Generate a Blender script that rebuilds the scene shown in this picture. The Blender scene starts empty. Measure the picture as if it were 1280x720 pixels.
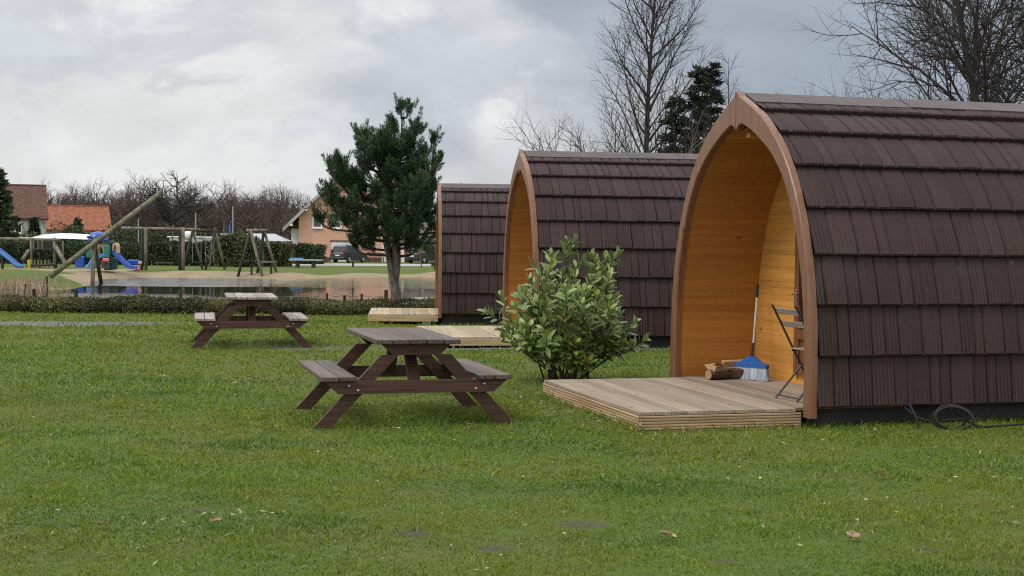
import bpy, math, random
import numpy as np
from mathutils import Vector, Matrix
R = math.radians
random.seed(7); rng = np.random.default_rng(7)
scene = bpy.context.scene
col = scene.collection

# ---------------------------------------------------------------- camera
F = 1720.0
CAMH = 1.55
cam_d = bpy.data.cameras.new('camera'); cam = bpy.data.objects.new('camera', cam_d); col.objects.link(cam)
cam_d.sensor_width = 36; cam_d.lens = 36*F/1280; cam_d.clip_end = 6000; cam_d.clip_start = .1
CM = Matrix.Rotation(R(90-1.9), 4, 'X') @ Matrix.Rotation(R(.6), 4, 'Z')
cam.matrix_world = Matrix.Translation((0, 0, CAMH)) @ CM
scene.camera = cam
def ray(px, py): return CM.to_3x3() @ Vector(((px-640)/F, -(py-360)/F, -1))
def at(px, py, Y):
    d = ray(px, py); return Vector((0, 0, CAMH)) + d*(Y/d.y)
def atz(px, py, z):
    d = ray(px, py); return Vector((0, 0, CAMH)) + d*((z-CAMH)/d.z)

# ---------------------------------------------------------------- materials
class NT:
    def __init__(s, nt): s.nt = nt; s.n = nt.nodes; s.l = nt.links
    def new(s, t, **kw):
        n = s.n.new(t)
        for k, v in kw.items(): setattr(n, k, v)
        return n
    def put(s, sock, v):
        if hasattr(v, 'links') or isinstance(v, bpy.types.NodeSocket): s.l.new(v, sock)
        else: sock.default_value = v
    def m(s, op, a, b=None, c=None, clamp=False):
        n = s.new('ShaderNodeMath', operation=op, use_clamp=clamp)
        s.put(n.inputs[0], a)
        if b is not None: s.put(n.inputs[1], b)
        if c is not None: s.put(n.inputs[2], c)
        return n.outputs[0]
    def vm(s, op, a, b=None):
        n = s.new('ShaderNodeVectorMath', operation=op); s.put(n.inputs[0], a)
        if b is not None: s.put(n.inputs[1], b)
        return n.outputs[0]
    def mix(s, f, a, b, blend='MIX'):
        n = s.new('ShaderNodeMix', data_type='RGBA', blend_type=blend)
        s.put(n.inputs[0], f); s.put(n.inputs[6], a if not isinstance(a, tuple) else (*a[:3], 1)); s.put(n.inputs[7], b if not isinstance(b, tuple) else (*b[:3], 1))
        return n.outputs[2]
    def noise(s, vec, scale, detail=4, rough=.55, dist=0, out=0):
        n = s.new('ShaderNodeTexNoise'); s.put(n.inputs['Scale'], scale); n.inputs['Detail'].default_value = detail
        n.inputs['Roughness'].default_value = rough; n.inputs['Distortion'].default_value = dist
        if vec is not None: s.l.new(vec, n.inputs['Vector'])
        return n.outputs[out]
    def sstep(s, x, a, b):
        n = s.new('ShaderNodeMapRange', interpolation_type='SMOOTHSTEP'); s.put(n.inputs[0], x)
        n.inputs[1].default_value = a; n.inputs[2].default_value = b
        return n.outputs[0]
    def attr(s, name, out='Fac'):
        n = s.new('ShaderNodeAttribute'); n.attribute_name = name; return n.outputs[out]
    def bump(s, h, strength=.3, dist=.02):
        n = s.new('ShaderNodeBump'); n.inputs['Strength'].default_value = strength; n.inputs['Distance'].default_value = dist
        s.l.new(h, n.inputs['Height']); return n.outputs[0]
    def coord(s, which='Object'): return s.new('ShaderNodeTexCoord').outputs[which]

def newmat(name):
    m = bpy.data.materials.new(name); m.use_nodes = True
    t = NT(m.node_tree); return m, t, m.node_tree.nodes['Principled BSDF']

def mat(name, c, rough=.7, var=.25, scale=6, stretch=(1, 1, 1), bump=.0, bdist=.01, bscale=None, c2=None, spec=.5, metal=0, trans=0, vv=.5, coat=0):
    """plain material: colour varies with a procedural noise and with the per-face value v"""
    m, t, b = newmat(name)
    vec = t.vm('MULTIPLY', t.coord(), tuple(stretch))
    n = t.noise(vec, scale, 5, .6)
    lo = tuple(x*(1-var) for x in c); hi = tuple(min(1, x*(1+var)) for x in c) if c2 is None else c2
    base = t.mix(t.sstep(n, .3, .7), lo, hi)
    v = t.m('MULTIPLY_ADD', t.attr('v'), vv, 1-vv/2)
    base = t.mix(1.0, base, t.vm('SCALE', (1, 1, 1)), 'MULTIPLY') if False else base
    sc = t.new('ShaderNodeVectorMath', operation='SCALE'); t.l.new(base, sc.inputs[0]); t.l.new(v, sc.inputs['Scale'])
    t.l.new(sc.outputs[0], b.inputs['Base Color'])
    b.inputs['Roughness'].default_value = rough; b.inputs['Specular IOR Level'].default_value = spec; b.inputs['Metallic'].default_value = metal
    if coat: b.inputs['Coat Weight'].default_value = coat; b.inputs['Coat Roughness'].default_value = .25
    if bump:
        t.l.new(t.bump(t.noise(vec, bscale or scale*4, 6, .65), bump, bdist), b.inputs['Normal'])
    if trans:
        tr = t.new('ShaderNodeBsdfTranslucent'); t.l.new(sc.outputs[0], tr.inputs['Color'])
        mx = t.new('ShaderNodeMixShader'); mx.inputs[0].default_value = trans
        t.l.new(b.outputs[0], mx.inputs[1]); t.l.new(tr.outputs[0], mx.inputs[2])
        t.l.new(mx.outputs[0], m.node_tree.nodes['Material Output'].inputs['Surface'])
    return m

# ---------------------------------------------------------------- mesh helpers
def link(o, parent=None):
    col.objects.link(o)
    if parent is not None: o.parent = parent
    return o
def mesh_obj(name, V, Fs, m, parent=None, v=None, smooth=False, extra=None):
    """V (n,3) array, Fs list of (k,4|3) arrays or list of tuples"""
    me = bpy.data.meshes.new(name)
    if isinstance(Fs, list) and (not Fs or not isinstance(Fs[0], np.ndarray)):
        loops = np.array([i for f in Fs for i in f], dtype=np.int32); tot = np.array([len(f) for f in Fs], dtype=np.int32)
    else:
        if isinstance(Fs, np.ndarray): Fs = [Fs]
        loops = np.concatenate([f.reshape(-1) for f in Fs]).astype(np.int32)
        tot = np.concatenate([np.full(len(f), f.shape[1]) for f in Fs]).astype(np.int32)
    V = np.asarray(V, dtype=np.float32)
    me.vertices.add(len(V)); me.vertices.foreach_set('co', V.reshape(-1))
    me.loops.add(len(loops)); me.loops.foreach_set('vertex_index', loops)
    st = np.zeros(len(tot), dtype=np.int32); st[1:] = np.cumsum(tot)[:-1]
    me.polygons.add(len(tot)); me.polygons.foreach_set('loop_start', st); me.polygons.foreach_set('loop_total', tot)
    me.polygons.foreach_set('use_smooth', np.full(len(tot), bool(smooth)))
    a = me.attributes.new('v', 'FLOAT', 'FACE')
    a.data.foreach_set('value', np.full(len(tot), .5, dtype=np.float32) if v is None else np.asarray(v, dtype=np.float32))
    if extra:
        for k, arr in extra.items():
            a = me.attributes.new(k, 'FLOAT', 'POINT'); a.data.foreach_set('value', np.asarray(arr, dtype=np.float32))
    me.update(calc_edges=True); me.validate()
    for mm in (m if isinstance(m, (list, tuple)) else [m]): me.materials.append(mm)
    return link(bpy.data.objects.new(name, me), parent)

def basis(d, up=Vector((0, 0, 1))):
    d = d.normalized()
    if abs(d.dot(up)) > .98: up = Vector((0, 1, 0))
    s = d.cross(up).normalized(); u = s.cross(d).normalized()
    return d, s, u

class MB:
    def __init__(s): s.V = []; s.Fc = []; s.vv = []
    def face(s, idx, v=.5): s.Fc.append(tuple(idx)); s.vv.append(v)
    def pts(s, P):
        k = len(s.V); s.V.extend([tuple(p) for p in P]); return k
    def hexa(s, P, v=.5):  # 8 points: bottom 4 ccw, top 4 ccw
        k = s.pts(P)
        for f in ((3, 2, 1, 0), (4, 5, 6, 7), (0, 1, 5, 4), (1, 2, 6, 5), (2, 3, 7, 6), (3, 0, 4, 7)): s.face([k+i for i in f], v)
        return s
    def box(s, c, size, rz=0, v=.5, bev=0, M=None):
        x, y, z = (q/2 for q in size); c = Vector(c)
        Rm = Matrix.Rotation(rz, 3, 'Z') if M is None else M
        if not bev:
            P = [c+Rm @ Vector(p) for p in ((-x, -y, -z), (x, -y, -z), (x, y, -z), (-x, y, -z), (-x, -y, z), (x, -y, z), (x, y, z), (-x, y, z))]
            return s.hexa(P, v)
        b = min(bev, x*.45, y*.45, z*.45)
        # chamfered box: each corner has three vertices
        k0 = len(s.V); idx = {}
        for sx in (-1, 1):
            for sy in (-1, 1):
                for sz in (-1, 1):
                    for ax in range(3):
                        p = Vector((sx*(x-(b if ax != 0 else 0)), sy*(y-(b if ax != 1 else 0)), sz*(z-(b if ax != 2 else 0))))
                        idx[(sx, sy, sz, ax)] = len(s.V); s.V.append(tuple(c+Rm @ p))
        I = lambda *a: idx[a]
        def add(f): s.face(f, v)
        for q in (-1, 1):
            f = [I(q, -1, -1, 0), I(q, 1, -1, 0), I(q, 1, 1, 0), I(q, -1, 1, 0)]; add(f if q > 0 else f[::-1])
            f = [I(-1, q, -1, 1), I(1, q, -1, 1), I(1, q, 1, 1), I(-1, q, 1, 1)]; add(f[::-1] if q > 0 else f)
            f = [I(-1, -1, q, 2), I(1, -1, q, 2), I(1, 1, q, 2), I(-1, 1, q, 2)]; add(f if q > 0 else f[::-1])
        for a in (-1, 1):
            for bq in (-1, 1):
                f = [I(a, bq, -1, 0), I(a, bq, -1, 1), I(a, bq, 1, 1), I(a, bq, 1, 0)]; add(f if a*bq > 0 else f[::-1])
                f = [I(a, -1, bq, 2), I(a, -1, bq, 0), I(a, 1, bq, 0), I(a, 1, bq, 2)]; add(f if a*bq < 0 else f[::-1])
                f = [I(-1, a, bq, 1), I(-1, a, bq, 2), I(1, a, bq, 2), I(1, a, bq, 1)]; add(f if a*bq < 0 else f[::-1])
        for a in (-1, 1):
            for bq in (-1, 1):
                for cq in (-1, 1):
                    f = [I(a, bq, cq, 0), I(a, bq, cq, 1), I(a, bq, cq, 2)]; add(f if a*bq*cq > 0 else f[::-1])
        return s
    def beam(s, p0, p1, w, h, up=(0, 0, 1), v=.5, bev=0):
        p0, p1 = Vector(p0), Vector(p1); d, sd, u = basis(p1-p0, Vector(up))
        M = Matrix((d, sd, u)).transposed()
        return s.box((p0+p1)/2, ((p1-p0).length, w, h), v=v, bev=bev, M=M)
    def tube(s, P, r, n=8, v=.5, cap=True):
        P = [Vector(p) for p in P]; L = len(P)
        rr = r if hasattr(r, '__len__') else [r]*L
        k = len(s.V); ref = None
        for i, p in enumerate(P):
            d = (P[min(i+1, L-1)]-P[max(i-1, 0)])
            if d.length < 1e-9: d = Vector((0, 0, 1))
            d.normalize()
            if ref is None: _, sd, u = basis(d)
            else:
                sd = ref-d*ref.dot(d)
                if sd.length < 1e-6: _, sd, _ = basis(d)
                sd.normalize(); u = sd.cross(d)
            ref = sd
            for j in range(n):
                a = 2*math.pi*j/n; s.V.append(tuple(p+(sd*math.cos(a)+u*math.sin(a))*rr[i]))
        for i in range(L-1):
            for j in range(n):
                j2 = (j+1) % n; s.face((k+i*n+j, k+i*n+j2, k+(i+1)*n+j2, k+(i+1)*n+j), v)
        if cap and n > 2:
            s.face([k+j for j in range(n)][::-1], v); s.face([k+(L-1)*n+j for j in range(n)], v)
        return s
    def prism(s, poly, a, b, axis='x', v=.5, org=(0, 0, 0)):
        """poly in the plane normal to axis; extruded from a to b"""
        def mk(q, t):
            if axis == 'x': p = (t, q[0], q[1])
            elif axis == 'y': p = (q[0], t, q[1])
            else: p = (q[0], q[1], t)
            return tuple(Vector(p)+Vector(org))
        n = len(poly); k = s.pts([mk(q, a) for q in poly]+[mk(q, b) for q in poly])
        s.face([k+i for i in range(n)][::-1], v); s.face([k+n+i for i in range(n)], v)
        for i in range(n): j = (i+1) % n; s.face((k+i, k+j, k+n+j, k+n+i), v)
        return s
    def lathe(s, prof, n=12, c=(0, 0, 0), v=.5, M=None):
        k = len(s.V); c = Vector(c); M = M or Matrix.Identity(3)
        for r, z in prof:
            for j in range(n):
                a = 2*math.pi*j/n; s.V.append(tuple(c+M @ Vector((r*math.cos(a), r*math.sin(a), z))))
        for i in range(len(prof)-1):
            for j in range(n):
                j2 = (j+1) % n; s.face((k+i*n+j, k+i*n+j2, k+(i+1)*n+j2, k+(i+1)*n+j), v)
        s.face([k+j for j in range(n)][::-1], v); s.face([k+(len(prof)-1)*n+j for j in range(n)], v)
        return s
    def build(s, name, m, parent=None, smooth=False):
        return mesh_obj(name, np.array(s.V), s.Fc, m, parent, s.vv, smooth)

def tag(o, label=None, cat=None, group=None, kind=None):
    if label: o['label'] = label
    if cat: o['category'] = cat
    if group: o['group'] = group
    if kind: o['kind'] = kind
    return o
def thing(name, loc, label, cat, rz=0, group=None, scale=None):
    o = bpy.data.objects.new(name, None); o.empty_display_size = .2; link(o)
    o.location = loc; o.rotation_euler = (0, 0, rz)
    if scale: o.scale = scale if hasattr(scale, '__len__') else (scale,)*3
    return tag(o, label, cat, group)
def copy_tree(o, parent=None):
    c = o.copy(); col.objects.link(c)
    if parent is not None: c.parent = parent
    for ch in list(o.children): copy_tree(ch, c)
    return c
def shade_split(o, ang=40):
    pass

# leaf clouds: quads (optionally folded) of given centre, direction, size
def leaf_quads(C, D, U, L, W):
    """C centres (n,3), D long axis, U roughly up; L, W (n,) -> V,F ; diamond-ish quads"""
    n = len(C)
    D = D/np.linalg.norm(D, axis=1, keepdims=True)
    S = np.cross(D, U); S /= (np.linalg.norm(S, axis=1, keepdims=True)+1e-9)
    L = np.broadcast_to(np.asarray(L, float), (n,))[:, None]; W = np.broadcast_to(np.asarray(W, float), (n,))[:, None]
    V = np.stack([C, C+D*L*.45+S*W*.5, C+D*L, C+D*L*.45-S*W*.5], axis=1).reshape(-1, 3)
    Fq = np.arange(4*n).reshape(n, 4)
    return V, Fq
def rand_dirs(n, r=rng):
    d = r.normal(size=(n, 3)); return d/np.linalg.norm(d, axis=1, keepdims=True)
# ---------------------------------------------------------------- world and sun
SUN = Vector((-.52, -.34, .80)).normalized()
elev = math.asin(SUN.z); azim = math.atan2(SUN.x, SUN.y)
w = bpy.data.worlds.new('World'); scene.world = w; w.use_nodes = True
t = NT(w.node_tree); bg = w.node_tree.nodes['Background']
sky = t.new('ShaderNodeTexSky', sky_type='NISHITA'); sky.sun_disc = False; sky.sun_elevation = elev; sky.sun_rotation = azim
sky.air_density = 1; sky.dust_density = 2; sky.ozone_density = 1
d = t.vm('NORMALIZE', t.coord('Generated'))
sp = t.new('ShaderNodeSeparateXYZ'); t.l.new(d, sp.inputs[0]); dx, dy, dz = sp.outputs
az = t.m('ARCTAN2', dx, dy)
sv = t.vm('MULTIPLY', d, (1, 1, 2.0))
nA = t.noise(sv, 3.2, 8, .52, .3); nB = t.noise(t.vm('ADD', sv, (3.1, 7.2, 1.4)), 9, 8, .58, .2); nD = t.noise(sv, 34, 5, .6)
wu = t.m('ADD', t.m('ADD', az, t.m('MULTIPLY_ADD', nA, .34, -.17)), t.m('MULTIPLY_ADD', nD, .03, -.015)); we = t.m('ADD', dz, t.m('ADD', t.m('MULTIPLY_ADD', nB, .13, -.065), t.m('MULTIPLY_ADD', nD, .03, -.015)))
def blob(pu, pe, ru, re, soft=.5, u=wu, e=we):
    a = t.m('DIVIDE', t.m('SUBTRACT', u, pu), ru); b = t.m('DIVIDE', t.m('SUBTRACT', e, pe), re)
    dd = t.m('SQRT', t.m('ADD', t.m('MULTIPLY', a, a), t.m('MULTIPLY', b, b)))
    return t.m('SUBTRACT', 1.0, t.sstep(dd, 1-soft, 1+soft*.4))
def U(px): return (px-640)/1720*.97
def E(py): return (303-py)/1720*.98
# overcast: bright thin cloud in the west, blue-grey heavier cloud in the east
base = t.mix(t.sstep(wu, -.16, .16), (.89, .893, .895), (.365, .42, .495))
cv = t.vm('MULTIPLY', d, (1, 1, 1.45)); c1 = t.noise(cv, 5.2, 10, .56, .5); c2_ = t.noise(t.vm('ADD', cv, (.012, 0, .03)), 5.2, 10, .56, .5)
lit = t.m('MULTIPLY', t.m('SUBTRACT', c1, c2_), 2.2)
west = t.m('SUBTRACT', 1.0, t.sstep(wu, -.14, .16))
base = t.mix(t.m('MULTIPLY', t.sstep(c1, .475, .55), t.m('MULTIPLY_ADD', west, .60, .22)), base, t.mix(west, (.30, .355, .43), (.64, .675, .73)))
base = t.mix(t.m('MULTIPLY', t.sstep(nA, .46, .62), .18), base, (.56, .60, .66))
bl = [(-.26, .062, .24, .040, (.82, .825, .82), .55, .75), (-.165, .128, .065, .05, (.80, .805, .81), .5, .8), (-.10, .10, .11, .040, (.57, .61, .67), .6, .85),
      (-.095, .148, .06, .03, (.55, .59, .65), .6, .8), (-.31, .105, .03, .016, (.58, .61, .65), .8, .6), (-.255, .102, .02, .009, (.60, .63, .67), .8, .5),
      (.002, .070, .055, .050, (.70, .72, .75), .5, .9), (-.014, .098, .026, .018, (.82, .82, .82), .7, .8), (.022, .074, .022, .026, (.56, .60, .66), .8, .7), (.012, .080, .04, .018, (.70, .715, .73), .9, .6), (.03, .055, .035, .028, (.70, .715, .73), .7, .7),
      (.03, .165, .05, .03, (.36, .41, .48), .8, .7), (.10, .075, .05, .05, (.62, .65, .68), .6, .75), (.16, .14, .06, .03, (.39, .43, .50), .7, .7), (-.30, .165, .16, .02, (.58, .60, .64), .8, .7)]
for (u_, e_, ru, re, c_, so, fac) in bl:
    base = t.mix(t.m('MULTIPLY', blob(u_, e_, ru, re, so), fac), base, c_)
base = t.mix(t.sstep(dz, .22, .60), base, t.mix(nA, (1.55, 1.60, 1.68), (2.05, 2.08, 2.12)))
base = t.mix(t.sstep(dy, .35, -.35), base, (1.15, 1.17, 1.2))
base = t.mix(1.0, base, t.mix(nB, (.95, .95, .95), (1.05, 1.05, 1.05)), 'MULTIPLY')
lf = t.new('ShaderNodeVectorMath', operation='SCALE'); t.l.new(base, lf.inputs[0]); t.l.new(t.m('ADD', 1.0, t.m('MULTIPLY', lit, .32)), lf.inputs['Scale']); base = lf.outputs[0]
# the open sky seen in thin places
thin = t.new('ShaderNodeVectorMath', operation='SCALE'); t.l.new(sky.outputs[0], thin.inputs[0]); thin.inputs['Scale'].default_value = 1.0
bgs = t.new('ShaderNodeBackground'); t.l.new(thin.outputs[0], bgs.inputs[0]); bgs.inputs[1].default_value = .06
bg.inputs[1].default_value = 1.0; t.l.new(base, bg.inputs[0])
mx = t.new('ShaderNodeMixShader'); mx.inputs[0].default_value = .06
t.l.new(bg.outputs[0], mx.inputs[1]); t.l.new(bgs.outputs[0], mx.inputs[2])
t.l.new(mx.outputs[0], w.node_tree.nodes['World Output'].inputs['Surface'])
ld = bpy.data.lights.new('sun', 'SUN'); ld.energy = 2.0; ld.angle = R(25); ld.color = (1, .96, .9)
lo = bpy.data.objects.new('sun', ld); link(lo); lo.rotation_euler = SUN.to_track_quat('Z', 'Y').to_euler(); lo.location = (0, 0, 30)
scene.view_settings.view_transform = 'Standard'; scene.view_settings.look = 'None'; scene.view_settings.exposure = 0; scene.view_settings.gamma = 1
scene.cycles.use_denoising = False; scene.cycles.filter_width = 1.1; scene.cycles.max_bounces = 6; scene.cycles.transparent_max_bounces = 6

# ---------------------------------------------------------------- ground
WZ = -1.0
shore = [atz(px, py, WZ) for px, py in ((132, 348.5), (200, 347.3), (300, 348), (370, 349), (430, 346.8), (500, 346), (560, 346.5), (700, 347))]
left = [atz(px, py, WZ) for px, py in ((20, 366), (60, 363.5), (95, 360.5), (116, 356.5), (122, 352))]
POND = np.array([(p.x, p.y) for p in left+shore]+[(11, 62), (4, 47), (-4, 45), (-12, 46.5), (-17, 50), (-21, 57)])
def seg_dist(X, Y, P):
    d = np.full(X.shape, 1e9); inside = np.zeros(X.shape, bool)
    n = len(P)
    for i in range(n):
        ax, ay = P[i]; bx, by = P[(i+1) % n]
        tt = np.clip(((X-ax)*(bx-ax)+(Y-ay)*(by-ay))/((bx-ax)**2+(by-ay)**2+1e-12), 0, 1)
        d = np.minimum(d, np.hypot(X-ax-tt*(bx-ax), Y-ay-tt*(by-ay)))
        c = ((ay > Y) != (by > Y)) & (X < (bx-ax)*(Y-ay)/(by-ay+1e-12)+ax); inside ^= c
    return np.where(inside, -d, d)
def sm(x, a, b): x = np.clip((x-a)/(b-a), 0, 1); return x*x*(3-2*x)
def hgt(X, Y):
    X = np.asarray(X, float); Y = np.asarray(Y, float)
    base = -.22*sm(Y, 22, 30)-.08*sm(Y, 30, 35)-.3*sm(Y, 60, 95)
    sd = seg_dist(X, Y, POND)
    bank = WZ-.02+.15*sd+.10*np.sin(X*.9+Y*.5)*np.clip(sd, 0, 1.5)*.5
    k = np.where(Y < 60, 1.0, 1.0)
    h = np.where(sd < 6, np.minimum(base, np.maximum(bank, WZ-.6)), base)
    micro = (np.sin(X*2.1+.7*np.sin(Y*1.3))*np.sin(Y*1.7+.5*np.sin(X*1.9)))*.012*(Y < 33)
    return h+micro
def gz(x, y): return float(hgt(np.array([x]), np.array([y]))[0])
def axis(segs):
    out = [segs[0][0]]
    for a, b, st in segs: out += list(np.linspace(a, b, max(1, int(round((b-a)/st)))+1)[1:])
    return np.array(out)
gx = axis([(-3000, -600, 600), (-600, -120, 60), (-120, -40, 5), (-40, -9, .8), (-9, 9, .3), (9, 30, 1.5), (30, 120, 8), (120, 600, 60), (600, 3000, 600)])
gy = axis([(-40, 0, 5), (0, 5, 1), (5, 36, .3), (36, 110, .8), (110, 200, 5), (200, 600, 50), (600, 4000, 500)])
GX, GY = np.meshgrid(gx, gy); GZ = hgt(GX, GY)
sd = seg_dist(GX, GY, POND)
def nz(x, y, s, ph=0): return np.sin(x*s+ph+1.7*np.sin(y*s*.7+ph))*np.cos(y*s*1.1+1.3*np.sin(x*s*.6-ph))
wob = nz(GX, GY, .35)+.6*nz(GX, GY, .9, 2)
sand = np.where(GY > 60, 1-sm(sd+wob*.7*(1-.5*sm(GX, -17, -13)), 1.9-.8*sm(GX, -17, -13), 3.4-1.4*sm(GX, -17, -13)), 1-sm(sd+wob*.6, 1.0, 2.5))
sand = np.where((GX < -24) & (GY > 84) & (GY < 102), np.maximum(sand, (1-sm(np.abs(GY-91-wob), 3, 6))*sm(-GX, 24, 27)), sand)
TONGUE = np.array([(p.x, p.y) for p in (atz(px, py, -.62) for px, py in ((-60, 336), (40, 337.5), (72, 341), (100, 347), (118, 352.5), (108, 355.5), (85, 353.5), (50, 351), (-60, 350)))])
tg = seg_dist(GX, GY, TONGUE); sand = np.where(sd > 0, sand*sm(tg, -.6, .5), sand)
def grey_mask(X, Y):
    a = (1-sm(np.abs(Y-26.9-.25*np.sin(X*.7)-.3*nz(X, Y, 1.9)), 1.3, 2.5))*(1-.85*sm(X, -8.2, -6))*(1-sm(X, -2.2, -.5))
    b = (1-sm(np.hypot((X+2.75)/1.5, (Y-19.75)/.75), .5, 1.1))*.55  # grey oval patch to the right of the farther table
    lx = (X-.33); b2 = (1-sm(np.abs(Y-20.35-.16*lx), .28, .6))*sm(X, -2.2, -1.4)*(1-sm(X, 4.2, 5.5))*.9
    return np.maximum(np.maximum(a, b), b2)
SOIL = [(atz(px, py, 0), r) for px, py, r in ((730, 657, .17), (515, 668, .15), (615, 686, .11), (250, 640, .10), (1165, 690, .12), (905, 700, .10), (430, 512, .18))]+[(Vector((.63, 15.32, 0)), .45)]
def soil_mask(X, Y):
    s = np.zeros(np.shape(X))
    for p, r in SOIL: s = np.maximum(s, 1-sm(np.hypot((X-p.x)/1.3, (Y-p.y)), r*.3, r))
    return s
gravel = grey_mask(GX, GY); soil = soil_mask(GX, GY)
ny, nx = GX.shape
idx = np.arange(nx*ny).reshape(ny, nx)
Fq = np.stack([idx[:-1, :-1], idx[:-1, 1:], idx[1:, 1:], idx[1:, :-1]], axis=-1).reshape(-1, 4)
gm, t, b = newmat('lawn soil and sand')
P = t.coord('Object')
n1 = t.noise(P, .55, 4, .6); n2 = t.noise(P, 5, 5, .65); n3 = t.noise(P, 60, 4, .7); n4 = t.noise(t.vm('MULTIPLY', P, (1, .35, 1)), 2.2, 5, .65)
g = t.mix(n2, (.042, .078, .010), (.110, .155, .022))
g = t.mix(t.sstep(n1, .42, .65), g, (.095, .112, .024))
g = t.mix(t.m('MULTIPLY', t.sstep(n4, .55, .75), .5), g, (.028, .060, .012))
g = t.mix(t.m('MULTIPLY', t.sstep(n3, .6, .8), .5), g, (.12, .12, .05))
so = t.mix(n3, (.040, .032, .020), (.115, .098, .072))
gr = t.mix(n3, (.06, .065, .06), (.20, .205, .21))
sa = t.mix(t.noise(t.vm('MULTIPLY', P, (1, 2.5, 1)), .9, 6, .7), (.12, .09, .05), (.40, .315, .205))
edge = t.m('MULTIPLY_ADD', t.noise(P, 9, 5, .7), 1.6, -.8)
c = t.mix(t.sstep(t.m('ADD', t.attr('gravel'), edge), .35, .7), g, gr)
for p_, r_ in SOIL:
    ln_ = t.new('ShaderNodeVectorMath', operation='LENGTH'); t.l.new(t.vm('MULTIPLY', t.vm('SUBTRACT', P, (p_.x, p_.y, 0)), (1/(1.3*r_), 1/r_, 0)), ln_.inputs[0])
    c = t.mix(t.m('SUBTRACT', 1.0, t.sstep(t.m('ADD', ln_.outputs['Value'], edge), .15, .85)), c, so)
c = t.mix(t.sstep(t.m('ADD', t.attr('sand'), t.m('MULTIPLY_ADD', n4, .6, -.3)), .4, .62), c, sa)
t.l.new(c, b.inputs['Base Color']); b.inputs['Roughness'].default_value = .9; b.inputs['Specular IOR Level'].default_value = .2
t.l.new(t.bump(t.m('ADD', n2, t.m('MULTIPLY', n3, .5)), .7, .05), b.inputs['Normal'])
ground = mesh_obj('ground', np.stack([GX, GY, GZ], -1).reshape(-1, 3), Fq, gm, smooth=True, extra=dict(sand=sand.reshape(-1), gravel=gravel.reshape(-1), soil=soil.reshape(-1)))
tag(ground, kind='structure')

# water
wm, t, b = newmat('pond water')
P = t.coord('Object')
spx = t.new('ShaderNodeSeparateXYZ'); t.l.new(P, spx.inputs[0]); yw = t.m('ADD', spx.outputs[1], t.m('MULTIPLY_ADD', t.noise(t.vm('MULTIPLY', P, (.10, .3, 1)), 1.0, 3, .5), 10, -5)); band = t.m('MAXIMUM', t.sstep(yw, 73, 77), t.m('SUBTRACT', 1.0, t.sstep(yw, 58, 64))); calm = t.m('MULTIPLY', band, t.m('MULTIPLY_ADD', t.sstep(spx.outputs[0], -13, -20), .96, .04))
wv = t.noise(t.vm('MULTIPLY', P, (.5, 2.6, 1)), 1.0, 3, .5); wv2 = t.noise(t.vm('MULTIPLY', P, (2.2, 9, 1)), 1.0, 2, .5)
hh = t.m('ADD', t.m('MULTIPLY', t.m('MULTIPLY', wv, .9), t.m('MULTIPLY_ADD', calm, .985, .015)), t.m('MULTIPLY', t.m('MULTIPLY', wv2, .55), calm))
t.l.new(t.bump(hh, 1.0, .16), b.inputs['Normal'])
b.inputs['Base Color'].default_value = (.022, .022, .016, 1); t.l.new(t.m('MULTIPLY_ADD', t.m('MULTIPLY', calm, t.noise(t.vm('MULTIPLY', P, (.12, 1.3, 1)), 1.0, 4, .6)), .30, .03), b.inputs['Roughness']); b.inputs['IOR'].default_value = 1.5
wp = POND.mean(0)+(POND-POND.mean(0))*1.06
water = mesh_obj('pond_water', np.c_[wp, np.full(len(wp), WZ)], [tuple(range(len(wp)))], wm)
tag(water, kind='structure')
if water.data.polygons[0].normal.z < 0: water.data.flip_normals()

# far road
rm = mat('road asphalt', (.30, .30, .31), .9, .12, 3, bump=.2)
pr = [atz(px, py, -.58) for px, py in ((325, 331.6), (760, 334))]; pq = [atz(px, py, -.58) for px, py in ((760, 331.6), (325, 328.6))]
mb = MB(); k = mb.pts([(p.x, p.y, -.58) for p in pr+pq]); mb.face((k, k+1, k+2, k+3)); tag(mb.build('road', rm), kind='structure')
# ---------------------------------------------------------------- camping pods
def catmull(P, n=10):
    P = [Vector(p) for p in P]; Q = [P[0]*2-P[1]]+P+[P[-1]*2-P[-2]]; out = []
    for i in range(1, len(Q)-2):
        for k in range(n):
            s = k/n; a, b_, c_, d_ = Q[i-1], Q[i], Q[i+1], Q[i+2]
            out.append(.5*((2*b_)+(-a+c_)*s+(2*a-5*b_+4*c_-d_)*s*s+(-a+3*b_-3*c_+d_)*s**3))
    out.append(P[-1]); return out
OUT = catmull([(1.535, .085), (1.535, .55), (1.505, 1.0), (1.405, 1.5), (1.20, 2.0), (.925, 2.38), (.525, 2.70), (0, 2.95)], 10)
INN = catmull([(1.44, .085), (1.44, .55), (1.41, 1.0), (1.305, 1.5), (1.09, 2.0), (.80, 2.33), (.43, 2.56), (.18, 2.665), (.085, 2.685), (0, 2.63)], 8)
def resample(P, n):
    L = [0]
    for i in range(1, len(P)): L.append(L[-1]+(P[i]-P[i-1]).length)
    out = []
    for k in range(n+1):
        s = L[-1]*k/n; i = max(0, min(len(P)-2, next((j for j in range(len(L)-1) if L[j+1] >= s-1e-9), len(P)-2)))
        f = (s-L[i])/(L[i+1]-L[i]+1e-12); out.append(P[i].lerp(P[i+1], min(1, f)))
    return out, L[-1]
PODLEN = 5.0
M_roof, t, b = newmat('granulated metal roof tiles')
P_ = t.coord('Object')
gn = t.noise(P_, 62, 4, .75); gl = t.noise(t.vm('MULTIPLY', P_, (9, 1.2, 1.2)), 2.2, 5, .6); big = t.noise(P_, 1.1, 3, .5)
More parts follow.
